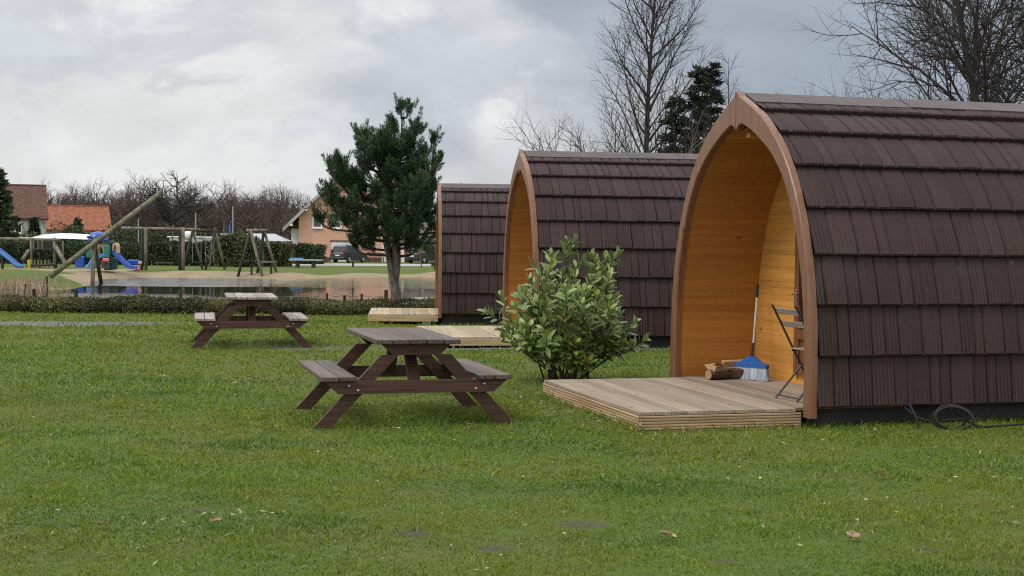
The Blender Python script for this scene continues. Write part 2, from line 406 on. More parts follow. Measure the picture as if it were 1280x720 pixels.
c = t.mix(gn, (.017, .0085, .0090), (.068, .036, .036)); c = t.mix(t.sstep(gl, .35, .7), c, t.mix(gn, (.022, .0110, .0112), (.076, .041, .040)))
vsc = t.new('ShaderNodeVectorMath', operation='SCALE'); t.l.new(c, vsc.inputs[0]); t.l.new(t.m('MULTIPLY_ADD', t.attr('v'), .5, .58), vsc.inputs['Scale'])
c = t.mix(t.m('MULTIPLY', t.sstep(big, .5, .75), .35), vsc.outputs[0], (.055, .043, .040))
stk = t.noise(t.vm('MULTIPLY', P_, (5, 5, .5)), 1.0, 5, .6); c = t.mix(t.m('MULTIPLY', t.sstep(stk, .52, .70), .35), c, (.014, .010, .010))
lich = t.noise(P_, 13, 4, .6); c = t.mix(t.m('MULTIPLY', t.sstep(lich, .66, .74), .45), c, (.10, .098, .075))
t.l.new(c, b.inputs['Base Color']); b.inputs['Roughness'].default_value = .78; b.inputs['Specular IOR Level'].default_value = .35
t.l.new(t.bump(t.m('ADD', gn, t.m('MULTIPLY', gl, .8)), .5, .006), b.inputs['Normal'])
M_ridge = mat('ridge cap metal', (.060, .042, .039), .62, .25, 5, bump=.2, bscale=120, bdist=.003)
def wood(name, c, c2, axis_, rough=.55, scale=1.5, coat=0, bump=.15, ratio=40, vv=.5):
    st = [ratio]*3; st[axis_] = 1.0
    m = mat(name, c, rough, .08, scale, tuple(st), bump, .004, scale*2.2, c2, .4, coat=coat, vv=vv)
    t = NT(m.node_tree); b = m.node_tree.nodes['Principled BSDF']; src = b.inputs['Base Color'].links[0].from_socket
    ks = [3.6]*3; ks[axis_] = 2.2
    vo = t.new('ShaderNodeTexVoronoi'); vo.inputs['Scale'].default_value = 1.0; t.l.new(t.vm('MULTIPLY', t.coord(), tuple(ks)), vo.inputs['Vector'])
    kn = t.m('MULTIPLY', t.m('SUBTRACT', 1.0, t.sstep(vo.outputs['Distance'], .05, .11)), .7)      # knots
    st_ = t.m('MULTIPLY', t.sstep(t.noise(t.coord(), 1.7, 5, .65), .52, .72), .22)                  # weather stains
    o_ = t.mix(kn, src, tuple(x*.35 for x in c)); o_ = t.mix(st_, o_, tuple(x*.55 for x in c)); t.l.new(o_, b.inputs['Base Color'])
    return m
M_arch = wood('varnished arch timber', (.150, .064, .030), (.200, .090, .044), 2, .42, .5, .12, .05, vv=.2)
M_lin = wood('varnished larch lining', (.345, .130, .020), (.415, .168, .030), 0, .5, .5, .08, .08, vv=.18)
M_endw = wood('larch end wall boards', (.50, .225, .045), (.58, .28, .065), 1, .55, .6, .05, .08, vv=.25)  # lighter than the lining: light from the porch opening put into the colour
M_frame = wood('brown door timber', (.11, .042, .014), (.21, .085, .03), 2, .45, .8, .2)
M_dark = mat('black bitumen plinth', (.012, .011, .012), .8, .4, 5, bump=.3)
M_conc = mat('grey concrete block', (.30, .29, .27), .9, .25, 8, bump=.4)
M_glass = mat('dark window glass', (.012, .014, .016), .06, .1, 1, spec=.8)
M_steel = mat('brushed steel', (.55, .55, .56), .3, .1, 20, metal=1)
M_white = mat('white paint', (.75, .75, .73), .5, .08, 3)
M_black = mat('black rubber', (.006, .006, .007), .75, .3, 10)

def roof_side(s, seed):
    r = np.random.default_rng(seed)
    prof, L = resample([p for p in OUT if p.y >= .16], 200)
    prof = np.array([(p.x, p.y) for p in prof]); tt = np.linspace(0, L, 201)
    tan = np.gradient(prof, tt, axis=0); tan /= np.linalg.norm(tan, axis=1, keepdims=True)
    nrm = np.stack([tan[:, 1], -tan[:, 0]], 1)
    def ev(q):
        q = np.clip(q, 0, L-.03)
        return (np.stack([np.interp(q, tt, prof[:, 0]), np.interp(q, tt, prof[:, 1])], -1), np.stack([np.interp(q, tt, nrm[:, 0]), np.interp(q, tt, nrm[:, 1])], -1))
    V = []; Fs = []; vals = []; k = 0; NC = 8
    A = np.arange(.02, PODLEN-.02, .009); n = len(A)
    for ci in range(NC):
        t0 = L*ci/NC; t1 = L*(ci+1)/NC+.012
        # shakes
        edges = [0]
        while edges[-1] < PODLEN: edges.append(edges[-1]+r.choice([.10, .13, .16, .19, .22])*r.uniform(.9, 1.1))
        edges = np.array(edges); si = np.searchsorted(edges, A, 'right')-1
        hh = r.uniform(0, .007, len(edges))[si]; drop = r.uniform(-.0015, .0015, len(edges))[si]; ribbed = (r.random(len(edges)) < .45)[si]
        val = r.uniform(.2, .8, len(edges))[si]
        dist = np.minimum(A-edges[si], np.append(edges, 99)[si+1]-A)
        relief = hh-.024*np.exp(-(dist/.010)**2)+np.where(ribbed, .0065*np.sin(A*2*np.pi/.036+r.uniform(0, 6)), .0028*np.sin(A*2*np.pi/.042+r.uniform(0, 6)))
        rows = []
        def row(q, off):
            pr, nn = ev(q); w_ = pr+nn*off[:, None]
            rows.append(np.stack([A, s*w_[:, 0], w_[:, 1]], -1))
        row(t0+drop, np.full(n, -.004)); row(t0+drop, .042+relief*.25); row(t0+drop+.012, .050+relief)
        for f in (.3, .6, 1.0): row(t0+(t1-t0)*f, .050*(1-f)+.002+relief*(1-.4*f))
        W = np.stack(rows, 0); m = len(rows); V.append(W.reshape(-1, 3))
        ii = np.arange(m*n).reshape(m, n)+k; k += m*n
        q = np.stack([ii[:-1, :-1], ii[:-1, 1:], ii[1:, 1:], ii[1:, :-1]], -1)
        if s > 0: q = q[..., ::-1]
        q = q[..., ::-1]
        Fs.append(q.reshape(-1, 4))
        vv = np.tile(val[:-1], (m-1, 1)); vv[0] = .0; vals.append(vv.reshape(-1))  # lower edge faces darkest, shadow line of the overlap put into the tone
    return np.concatenate(V), np.concatenate(Fs), np.concatenate(vals), k

def make_pod(seed=1):
    p = thing('camping_pod', (0, 0, 0), None, 'camping pod', 0, 'brown camping pods with pointed arch fronts')
    Va, Fa, va, ka = roof_side(-1, seed); Vb, Fb, vb, kb = roof_side(1, seed+50)
    mesh_obj('roof', np.concatenate([Va, Vb]), np.concatenate([Fa, Fb+ka]), M_roof, p, np.concatenate([va, vb]))
    # under-shell so nothing shows through
    prof, L = resample([q for q in OUT if q.y >= .16], 40)
    pts = [(q.x-.012, q.y-.01) for q in prof]; poly = [(-x, z) for x, z in pts]+[(x, z) for x, z in pts[::-1][1:]]
    mb = MB()
    k = mb.pts([(.03, y, z) for y, z in poly]+[(PODLEN-.03, y, z) for y, z in poly]); n = len(poly)
    for i in range(n-1): mb.face((k+i, k+i+1, k+n+i+1, k+n+i))
    mb.face([k+n+i for i in range(n)]); mb.build('shell', M_dark, p)
    # ridge cap in three lengths
    mb = MB()
    for i in range(3):
        a0 = .03+i*(PODLEN-.06)/3; a1 = a0+(PODLEN-.06)/3+.03; lift = .006*(i % 2)
        for s in (-1, 1):
            top = 2.995+lift
            mb.hexa([(a0, s*.0, top-.03), (a1, s*.0, top-.03), (a1, s*.23, top-.145), (a0, s*.23, top-.145), (a0, 0, top), (a1, 0, top), (a1, s*.24, top-.105), (a0, s*.24, top-.105)] if s < 0 else
                    [(a0, .23, top-.145), (a1, .23, top-.145), (a1, 0, top-.03), (a0, 0, top-.03), (a0, .24, top-.105), (a1, .24, top-.105), (a1, 0, top), (a0, 0, top)], .4+.1*i)
    mb.build('ridge_cap', M_ridge, p)
    # arch boards, two halves meeting at the point
    o, _ = resample(OUT, 48); i_, _ = resample(INN, 48)
    # small taper: outer grows by .045 past the tiles
    for s in (-1, 1):
        mb = MB(); a0, a1 = -.055, .016
        rows = []
        for q in range(49):
            nO = Vector((o[min(q+1, 48)].y-o[max(q-1, 0)].y, -(o[min(q+1, 48)].x-o[max(q-1, 0)].x))).normalized()
            O = o[q]+nO*.032; I = i_[q]
            if q == 48: O = Vector((.005, 3.005)); I = Vector((.005, 2.63))
            if O.x < .005: O.x = .005
            ch = .012; dI = (O-I).normalized()*ch
            rows.append([(a1, s*O.x, O.y), (a0+ch, s*O.x, O.y), (a0, s*(O.x-dI.x), O.y-dI.y), (a0, s*(I.x+dI.x), I.y+dI.y), (a0+ch, s*I.x, I.y), (a1, s*I.x, I.y)])
        k = mb.pts([x for rw in rows for x in rw])
        for q in range(48):
            for e in range(6):
                f = (k+q*6+e, k+q*6+(e+1) % 6, k+(q+1)*6+(e+1) % 6, k+(q+1)*6+e); mb.face(f if s > 0 else f[::-1], .5)
        mb.face([k+e for e in range(6)]); mb.face([k+48*6+e for e in range(6)])
        mb.build('arch_board', M_arch, p)
    # lining of the porch, boards run along the pod
    il, _ = resample(INN, 20); mb = MB(); dp = .88; rl = random.Random(seed)
    full = [Vector((-(q.x+.006), q.y+.004)) for q in il]+[Vector((q.x+.006, q.y+.004)) for q in il[::-1][1:]]
    for q in range(len(full)-1):
        A_, B_ = full[q], full[q+1]; g_ = (B_-A_).normalized()*.0015; vv = rl.random()
        k = mb.pts([(.017, *(A_+g_)), (.017, *(B_-g_)), (dp, *(B_-g_)), (dp, *(A_+g_))]); mb.face((k, k+1, k+2, k+3), vv)
        if A_.y < 2.62:
            nn = Vector((g_.y, -g_.x)).normalized()*-.012
            k = mb.pts([(.017, *(B_-g_)), (.017, *(B_+g_)), (dp, *(B_+g_)), (dp, *(B_-g_))]); mb.face((k, k+1, k+2, k+3), 0)
    ln = mb.build('porch_lining', M_lin, p)
    # end wall of the porch
    mb = MB(); dx0, dx1, dz1 = -.50, .50, 1.98
    hs = [q for q in INN if q.x > .075]
    def halfw(z): return float(np.interp(z, [q.y for q in hs], [q.x for q in hs], right=.03))
    z = .06; bh = .1395
    while z < 2.65:
        z1 = min(z+bh, 2.67); w0, w1 = halfw(z)+.02, halfw(min(z1, 2.665))+.02; vv = rl.random()
        spans = [(-1, 1)] if z1 > dz1 or z1 < .28 else [(-1, dx0), (dx1, 1)]
        for sA, sB in spans:
            yA0 = -w0 if sA == -1 else sA; yA1 = -w1 if sA == -1 else sA; yB0 = w0 if sB == 1 else sB; yB1 = w1 if sB == 1 else sB
            g_ = .001
            mb.hexa([(dp, yA0, z+g_), (dp, yB0, z+g_), (dp+.02, yB0, z+g_), (dp+.02, yA0, z+g_), (dp, yA1, z1-g_), (dp, yB1, z1-g_), (dp+.02, yB1, z1-g_), (dp+.02, yA1, z1-g_)], vv)
        z = z1
    mb.box((dp+.03, 0, 1.0), (.016, 2.5, 1.8), v=.1)
    ew = mb.build('end_wall', M_endw, p)
    # door
    mb = MB()
    for y in (dx0+.045, dx1-.045): mb.box((dp-.005, y, 1.13), (.07, .09, 1.72), v=.5, bev=.006)
    mb.box((dp-.005, 0, 1.945), (.07, .82, .09), bev=.006); mb.box((dp-.005, 0, .315), (.07, .82, .09), bev=.006); mb.box((dp-.012, 0, .66), (.05, .818, .10), bev=.006)
    dr = mb.build('door', M_frame, p)
    mb = MB(); mb.box((dp, 0, 1.305), (.02, .82, 1.19)); mb.build('pane', M_glass, dr)
    mb = MB(); mb.box((dp, 0, .485), (.022, .82, .25)); mb.build('panel', M_frame, dr)
    mb = MB(); mb.box((dp-.045, dx1-.05, 1.03), (.012, .03, .16), bev=.003); mb.tube([(dp-.05, dx1-.05, 1.06), (dp-.085, dx1-.05, 1.06), (dp-.085, dx1-.17, 1.06)], .009, 8); mb.build('handle', M_steel, dr)
    # lamp under the point
    mb = MB(); mb.box((.30, 0, 2.59), (.46, .07, .05), bev=.01); mb.build('ridge_beam', M_endw, p)
    # plinth and rear wall
    mb = MB(); mb.box((PODLEN/2+.0, 0, .0), (PODLEN-.06, 2.94, .30)); mb.box((PODLEN/2+.46, 0, .06), (PODLEN-1.0, 2.93, .30)); mb.build('plinth', M_dark, p)
    for a_ in (.35, 1.9, 3.4, 4.6):
        for y in (-1.3, 1.3): MB().box((a_, y, -.04), (.45, .32, .12), bev=.008, v=.3+.4*rl.random()).build('foundation_block', M_conc, p)
    return p

PODS = []
def place(o, x, y, z, rz): o.location = (x, y, z); o.rotation_euler = (0, 0, rz)
pod = make_pod()
place(pod, 2.16, 13.12, 0, R(15.5)); pod['label'] = 'nearest brown tiled camping pod, broom and chair inside its arch'
pod2 = copy_tree(pod); place(pod2, .14, 21.68, 0, R(9)); pod2['label'] = 'middle brown tiled camping pod behind the leafy laurel shrub'
pod3 = copy_tree(pod); place(pod3, -1.62, 30.6, -.15, R(4.5)); pod3['label'] = 'farthest and smallest brown tiled camping pod, beside the pond hedge'
PODS = [(pod, 0), (pod2, 0), (pod3, -.15)]
def inpod(p, a, b_, z): return p.matrix_basis @ Vector((a, b_, z))
bpy.context.view_layer.update()

# ---------------------------------------------------------------- decks
M_deckA = wood('weathered deck boards', (.225, .172, .122), (.32, .255, .190), 1, .8, 1.2, 0, .25, vv=.45)
M_deckB = wood('fresh pale deck boards', (.30, .235, .145), (.46, .38, .26), 1, .75, 1.2, 0, .2, vv=.35)
M_fasA = wood('ribbed deck edge', (.29, .19, .10), (.42, .30, .175), 0, .75, 1.5, 0, .2)
M_fasC = wood('ribbed deck edge cross', (.29, .19, .10), (.42, .30, .175), 1, .75, 1.5, 0, .2)
M_fasB = wood('pale deck edge', (.33, .235, .12), (.48, .36, .20), 0, .7, 1.5, 0, .2)
def make_deck(p, label, fresh, fz0, z, seed):
    rl = random.Random(seed); d_ = thing('wooden_deck', p.location, label, 'deck', p.rotation_euler.z, 'wooden decks in front of the pods')
    A0, B0, B1 = -1.53, -1.42, 1.31; top = .155
    mb = MB(); a = A0; bw = .1425
    while a < .86:
        a1 = min(a+bw, .872); ins = a > -.02
        y0, y1 = (-1.37, 1.37) if a+bw > .02 else (B0, B1)
        mb.box(((a+a1)/2, (y0+y1)/2, top-.014+rl.uniform(-.001, .001)), (a1-a-.003, y1-y0, .028), v=rl.random(), bev=.0015); a += bw
    mb.build('decking', M_deckB if fresh else M_deckA, d_)
    nb = 6 if not fresh else 1; hgt_ = (top-.03-fz0)
    for nm, (c0, c1), axs in (('side', ((A0, B0), (-.058, B0)), 0), ('front', ((A0, B0), (A0, B1)), 1), ('far', ((A0, B1), (-.105, B1)), 0)):
        mb = MB(); c0 = Vector((*c0, 0)); c1 = Vector((*c1, 0))
        for i in range(nb):
            z0 = fz0+hgt_*i/nb; zz = z0+hgt_/nb*.5
            mb.beam((c0.x, c0.y, zz), (c1.x, c1.y, zz), .026, hgt_/nb-(.006 if nb > 1 else 0), v=rl.uniform(.3, .8), bev=.004 if nb > 1 else .003)
        if nb > 1: mb.beam((c0.x, c0.y, fz0+hgt_/2), (c1.x, c1.y, fz0+hgt_/2), .012, hgt_-.004, v=.05)
        mb.build('edge_board', (M_fasC if axs else M_fasA) if not fresh else M_fasB, d_)
    for a_ in (-1.42, -.3):
        for y in (B0+.12, 0, B1-.12): MB().box((a_, y, fz0/2-.04), (.18, .18, abs(fz0)+.16), v=rl.random()).build('foundation_block', M_conc, d_)
    mb = MB(); mb.box((-.72, -.08, fz0/2+.0), (1.45, 2.4, max(.02, fz0+.06)))
    mb.build('underside', M_dark, d_)
    return d_
make_deck(pod, 'greying low deck with ribbed edge before the nearest pod', False, -.02, 0, 3)
make_deck(pod2, 'pale new deck of the middle pod, partly behind the picnic table', True, .03, 0, 4)
make_deck(pod3, 'small pale raised deck of the farthest pod, on concrete blocks', True, .0, -.15, 5)

# ---------------------------------------------------------------- folding chairs
M_chairB = mat('dark metal tube', (.018, .014, .013), .45, .2, 6)
M_chairR = mat('red painted tube', (.16, .018, .014), .4, .2, 6)
M_slatw = wood('grey chair slats', (.20, .155, .115), (.36, .30, .24), 1, .7, 2)
M_slatr = wood('dark red chair slats', (.06, .014, .012), (.12, .028, .022), 1, .6, 2)
def make_chair(loc, rz, label, mt, ms):
    c_ = thing('folding_chair', loc, label, 'chair', rz)
    w2 = .19
    for y in (-w2, w2):   # rear foot at x=0, runs forward and up; the other leg carries the back
        mb = MB(); mb.beam((.46, y, .01), (-.02, y, .855), .009, .026, up=(0, 1, 0)); mb.build('back_leg', mt, c_)
        mb = MB(); mb.beam((.02, y*.9, .01), (.44, y*.9, .46), .009, .026, up=(0, 1, 0)); mb.build('front_leg', mt, c_)
    for x, z in ((.44, .03), (.04, .035)): MB().tube([(x, -w2, z), (x, w2, z)], .006, 6).build('stretcher', mt, c_)
    mb = MB()
    for z in (.80, .685):
        x = .46-.48*(z-.01)/.845; mb.box((x+.012, 0, z), (.012, .40, .06), v=.5, bev=.004, M=Matrix.Rotation(R(-28), 3, 'Y'))
    mb.build('backrest', ms, c_)
    mb = MB()
    for i in range(6): mb.box((.205+i*.055, 0, .455), (.045, .36, .016), v=.3+.1*i, bev=.003)
    mb.build('seat', ms, c_)
    for y in (-w2*.85, w2*.85): MB().beam((.18, y, .44), (.51, y, .44), .008, .018).build('seat_rail', mt, c_)
    return c_
make_chair(inpod(pod, .06, -.87, .155), R(15.5+6), 'folding chair with dark metal legs on the nearest deck', M_chairB, M_slatw)
make_chair(inpod(pod2, .42, .45, .155), R(9+180+60), 'red metal folding chair half hidden by the laurel shrub', M_chairR, M_slatr)

# ---------------------------------------------------------------- broom, firewood, cable
M_blue = mat('blue plastic', (.012, .10, .34), .4, .12, 5)
M_brist = mat('grey blue bristles', (.32, .36, .42), .8, .3, 40, (1, 1, .1))
bm = thing('broom', inpod(pod, .585, .92, .155), 'blue broom with grey handle leaning in the arch corner', 'broom', R(15.5-56))
mb = MB(); nB_ = 44
for i in range(nB_):
    for j in range(4):
        x = (i/(nB_-1)-.5)*.36; y = (j-1.5)*.013; s_ = 1.16+.02*random.random()
        mb.beam((x, y, .15), (x*s_, y*1.5, random.uniform(0, .012)), .009, .007, v=random.random())
mb.build('bristles', M_brist, bm)
mb = MB(); prof = [(-.19, .135), (.19, .135), (.19, .165), (.10, .195), (.035, .245), (-.035, .245), (-.10, .195), (-.19, .165)]
mb.prism(prof, -.033, .033, 'y'); mb.build('head', M_blue, bm)
lean = Vector((.03, .17, .0)); 
mb = MB(); mb.tube([(0, 0, .24), Vector((0, 0, .24))+Vector((-.01, .05, .14)), ], .014, 8); mb.build('socket', M_black, bm)
mb = MB(); mb.tube([(-.01, .05, .37), (-.035, .15, .86)], .0115, 8); mb.build('handle', mat('grey painted steel handle', (.42, .43, .45), .35, .1, 5), bm)
mb = MB(); mb.tube([(-.0345, .148, .85), (-.04, .168, .975), (-.0405, .17, .985)], [.015, .016, .009], 8); mb.build('grip', M_black, bm)

M_logside = mat('bark', (.085, .048, .028), .9, .4, 12, bump=.8, bdist=.01)
M_logend = mat('split wood', (.30, .18, .09), .85, .25, 10, (1, 6, 6), bump=.4)
M_splitw = mat('pale split wood', (.36, .235, .13), .85, .22, 6, (1, 9, 9), .5)
fw = thing('firewood_bundle', inpod(pod, .42, 1.14, .155), 'small heap of split firewood logs lying behind the broom', 'firewood', R(15.5))
def log(mb, c, L, r, rz, tilt=0, seed=0):
    rr = random.Random(seed); n = 9; c = Vector(c); d_ = Vector((math.cos(rz)*math.cos(tilt), math.sin(rz)*math.cos(tilt), math.sin(tilt)))
    _, s_, u_ = basis(d_); rad = [r*rr.uniform(.75, 1.12) for _ in range(n)]
    k = mb.pts([c+d_*(L*e)+s_*(math.cos(2*math.pi*i/n)*rad[i])+u_*(math.sin(2*math.pi*i/n)*rad[i]) for e in (-.5, .5) for i in range(n)])
    for i in range(n): mb.face((k+i, k+(i+1) % n, k+n+(i+1) % n, k+n+i), rr.random())
    return [k+i for i in range(n)][::-1], [k+n+i for i in range(n)]
for i, (x, y, z, L, r, a) in enumerate([(-.13, -.10, .055, .30, .060, 12), (.09, -.12, .058, .32, .062, -14), (.02, .04, .065, .36, .07, 6)]):
    mb = MB(); f = log(mb, (x, y, z), L, r, R(a), 0, i)
    for q in f: mb.face(q, .7)
    o = mb.build('log', [M_logside, M_logend], fw)
    for q in range(len(o.data.polygons)-2, len(o.data.polygons)): o.data.polygons[q].material_index = 1
for i, (x, y, z, L, h_, w_, a, tl) in enumerate([(-.07, -.09, .105, .36, .085, .15, 16, 4), (.10, -.05, .165, .34, .08, .14, -12, -3), (-.13, .02, .12, .26, .09, .13, 40, 9), (.12, .08, .12, .30, .08, .14, 8, 2)]):
    mb = MB(); rr = random.Random(40+i); n = 5      # wedge split from a round: two pale faces and a bark face
    for e in range(n):
        t_ = e/(n-1)-.5; j = lambda: rr.uniform(-.008, .008)
        mb.V += [(L*t_, -w_*.5+j(), h_*.35+j()), (L*t_, w_*.5+j(), h_*.25+j()), (L*t_, w_*.25+j(), -h_*.35+j()), (L*t_, -w_*.22+j(), -h_*.4+j())]
    for e in range(n-1):
        for q in range(4): mb.face((e*4+q, e*4+(q+1) % 4, e*4+4+(q+1) % 4, e*4+4+q), .4+.3*rr.random())
    mb.face((3, 2, 1, 0), .6); mb.face([(n-1)*4+q for q in range(4)], .6)
    o = mb.build('split_log', [M_splitw, M_logside], fw); o.location = (x, y, z); o.rotation_euler = (R(rr.uniform(-12, 12)), R(tl), R(a))
    for k_, pg in enumerate(o.data.polygons):
        if k_ < (n-1)*4 and k_ % 4 == 2: pg.material_index = 1

cc = inpod(pod, 1.1, -1.62, 0)
mb = MB(); pts = []
ce = Vector((1187, 0, 0)); q0 = atz(1188, 536, 0.0); q0.y -= .0
for i in range(110):
    a = i/110*2*math.pi*3.3; rr_ = .155+.012*math.sin(a*1.7+1)
    pts.append(q0+Vector((math.cos(a)*rr_, -.05+.06*math.sin(a*.31)+math.sin(a)*.03, .10+math.sin(a)*rr_*.62)))
mb.tube(pts, .0105, 7)
tail = [pts[-1], q0+Vector((.22, .02, .03)), q0+Vector((.45, .05, .025)), q0+Vector((.62, .0, .045)), q0+Vector((.85, .08, .03)), q0+Vector((1.6, .3, .02))]
mb.tube(catmull(tail, 6), .0105, 7)
mb.tube(catmull([pts[0], q0+Vector((-.17, .05, .06)), q0+Vector((-.32, .12, .13)), q0+Vector((-.37, .16, .2))], 6), .0105, 7)
tag(mb.build('coiled_cable', M_black, None, True), 'coiled black cable lying in the grass under the nearest pod', 'cable')
mb = MB(); s0 = atz(1146, 538, 0); mb.tube(catmull([s0+Vector((.03, 0, -.02)), s0+Vector((0, .02, .1)), s0+Vector((-.05, .08, .22))], 6), .013, 7)
tag(mb.build('drain_hose', M_black, None, True), 'short black hose hanging from under the nearest pod', 'hose')
# ---------------------------------------------------------------- picnic tables
M_leg = wood('dark red brown stained timber', (.036, .0155, .0095), (.082, .034, .020), 0, .6, 1.0, 0, .2)
M_topN = wood('weathered dark table top', (.055, .038, .029), (.112, .080, .064), 1, .6, .9, 0, .3)
M_topF = wood('bleached table top', (.20, .155, .135), (.34, .275, .245), 1, .65, .9, 0, .3)
def make_table(loc, rz, label, mtop, seed):
    rl = random.Random(seed)
    T = thing('picnic_table', loc, label, 'picnic table', rz, 'wooden picnic tables on the lawn')
    L = 1.62
    mb = MB()
    for i in range(5): mb.box(((i-2)*.145, rl.uniform(-.006, .006), .715+rl.uniform(-.002, .002)), (.137, L, .038), v=rl.random(), bev=.005)
    mb.build('tabletop', mtop, T)
    for s in (-1, 1):
        mb = MB()
        for i in range(2): mb.box((s*(.585+i*.148), rl.uniform(-.006, .006), .412), (.14, L, .038), v=rl.random(), bev=.005)
        mb.build('bench_seat', mtop, T)
    for e, ys in ((-1, -.70), (1, .60)):
        # top cleat, legs, bearer
        mb = MB(); mb.prism([(-.30, .696), (-.20, .60), (.20, .60), (.30, .696)], ys-.022, ys+.022, 'y'); mb.build('top_cleat', M_leg, T)
        mb = MB(); mb.prism([(-.78, .393), (-.66, .285), (.66, .285), (.78, .393)], ys-.072, ys-.026, 'y', .7) if e < 0 else mb.prism([(-.78, .393), (-.66, .285), (.66, .285), (.78, .393)], ys+.026, ys+.072, 'y', .7)
        mb.build('bearer', M_leg, T)
        for s in (-1, 1):
            mb = MB(); yy = ys+.048*e
            x0, x1 = .80, .215; wd = .118   # leg is cut level at the ground and under the top
            y_a, y_b = (ys-.024, ys+.022) 
            mb.prism([(s*(x0-.06), -.02), (s*(x0+.085), -.02), (s*(x1+.085), .694 if False else .60), (s*(x1-.06), .60)][::s], y_a, y_b, 'y', .5)
            mb.build('leg', M_leg, T)
            for q in range(2):
                mb = MB()
                bx = s*(.575-.05*q) if q == 0 else s*.50; bz = .355-.04*q
                mb.lathe([(.011, 0), (.011, .006), (.006, .009)], 8, (bx, (ys-.072) if e < 0 else (ys+.072), bz), M=Matrix.Rotation(R(90 if e < 0 else -90), 3, 'X'))
                mb.build('bolt', M_steel, T)
        mb = MB(); mb.beam((0, ys+.05*-e, .345), (0, ys-e*.37, .69), .10, .045, up=(0, 1, 0), bev=.003); mb.build('brace', M_leg, T)
    return T
make_table((-.985, 12.19, 0), R(15.5), 'nearest picnic table with dark weathered top, left of the laurel shrub', M_topN, 1)
make_table((-3.86, 20.30, 0), R(13), 'farther picnic table with pale bleached planks, before the low hedge', M_topF, 2)
# ---------------------------------------------------------------- branching
def grow(rr, p, d, L, r, lvl, spec, out, rtip=None):
    """one limb as a polyline; children recursively. spec: list of dicts per level"""
    S = spec[lvl]; n = S.get('n', 6); P = [p.copy()]; dd = d.normalized(); q = p.copy()
    for i in range(n):
        dd = (dd+Vector((rr.gauss(0, 1), rr.gauss(0, 1), rr.gauss(0, 1)))*S.get('wig', .1)+Vector((0, 0, 1))*S.get('up', .05)).normalized()
        q = q+dd*(L/n); P.append(q.copy())
    rt = r*S.get('tip', .25)
    rad = [r+(rt-r)*(i/n)**S.get('tap', 1.0) for i in range(n+1)]
    out.append((lvl, P, rad))
    if lvl+1 < len(spec):
        C = spec[lvl+1]; k = C['k']; k = k if not hasattr(k, '__len__') else rr.randint(*k)
        ph = rr.uniform(0, 6.28)
        for j in range(k):
            f = C.get('f0', .3)+(C.get('f1', 1.0)-C.get('f0', .3))*((j+rr.random())/k)
            x = f*n; i = min(n-1, int(x)); b0 = P[i].lerp(P[i+1], x-i); ax = (P[i+1]-P[i]).normalized()
            _, s_, u_ = basis(ax); ph += 2.4+rr.uniform(-.5, .5)
            side = s_*math.cos(ph)+u_*math.sin(ph); an = R(rr.uniform(*C.get('ang', (35, 60))))
            cd = ax*math.cos(an)+side*math.sin(an)
            cl = C['L']*rr.uniform(.65, 1.2)*(1-C.get('fall', .5)*f); cr = min(rad[i]*.75, C['r']*rr.uniform(.8, 1.2)*(1-.4*f))
            grow(rr, b0, cd, cl, cr, lvl+1, spec, out)
def limbs_mesh(name, limbs, m, parent, sides=(7, 5, 4, 3, 3, 3)):
    mb = MB()
    for lvl, P, rad in limbs: mb.tube(P, rad, sides[min(lvl, 5)], v=.5, cap=False)
    return mb.build(name, m, parent, True)
M_barkG = mat('grey brown bark', (.060, .052, .045), .9, .4, 8, (1, 1, .3), .6)
M_barkD = mat('dark bare bark', (.030, .026, .024), .9, .4, 6, (1, 1, .3), .5)
M_twig = mat('bare twigs', (.036, .029, .026), .9, .35, 3)
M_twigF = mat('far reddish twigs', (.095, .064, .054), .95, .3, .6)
M_birch = mat('birch bark', (.30, .28, .26), .8, .5, 5, (1, 1, 3), .3, c2=(.05, .045, .04))
M_barkP = mat('scaly pine bark', (.105, .080, .062), .95, .4, 9, (1, 1, .35), .9, .02, c2=(.20, .165, .135))

def bare_tree(name, loc, label, cat, seed, spec, L, r, group=None, lean=(0, 0, 1), mt=None, mw=None, stems=1, spread=.0):
    rr = random.Random(seed); T = thing(name, loc, label, cat, 0, group)
    out = []
    for s_ in range(stems):
        a = 6.28*s_/max(1, stems)+rr.uniform(-.4, .4)
        d_ = Vector(lean)+Vector((math.cos(a), math.sin(a), 0))*spread
        base = Vector((math.cos(a), math.sin(a), 0))*r*1.1*(stems > 1)
        grow(rr, base+Vector((0, 0, -.15)), d_, L*rr.uniform(.85, 1.1) if stems > 1 else L, r, 0, spec, out)
    limbs_mesh('trunk', [o for o in out if o[0] == 0], mt or M_barkD, T, (9,))
    limbs_mesh('crown', [o for o in out if o[0] > 0], mw or M_twig, T)
    return T

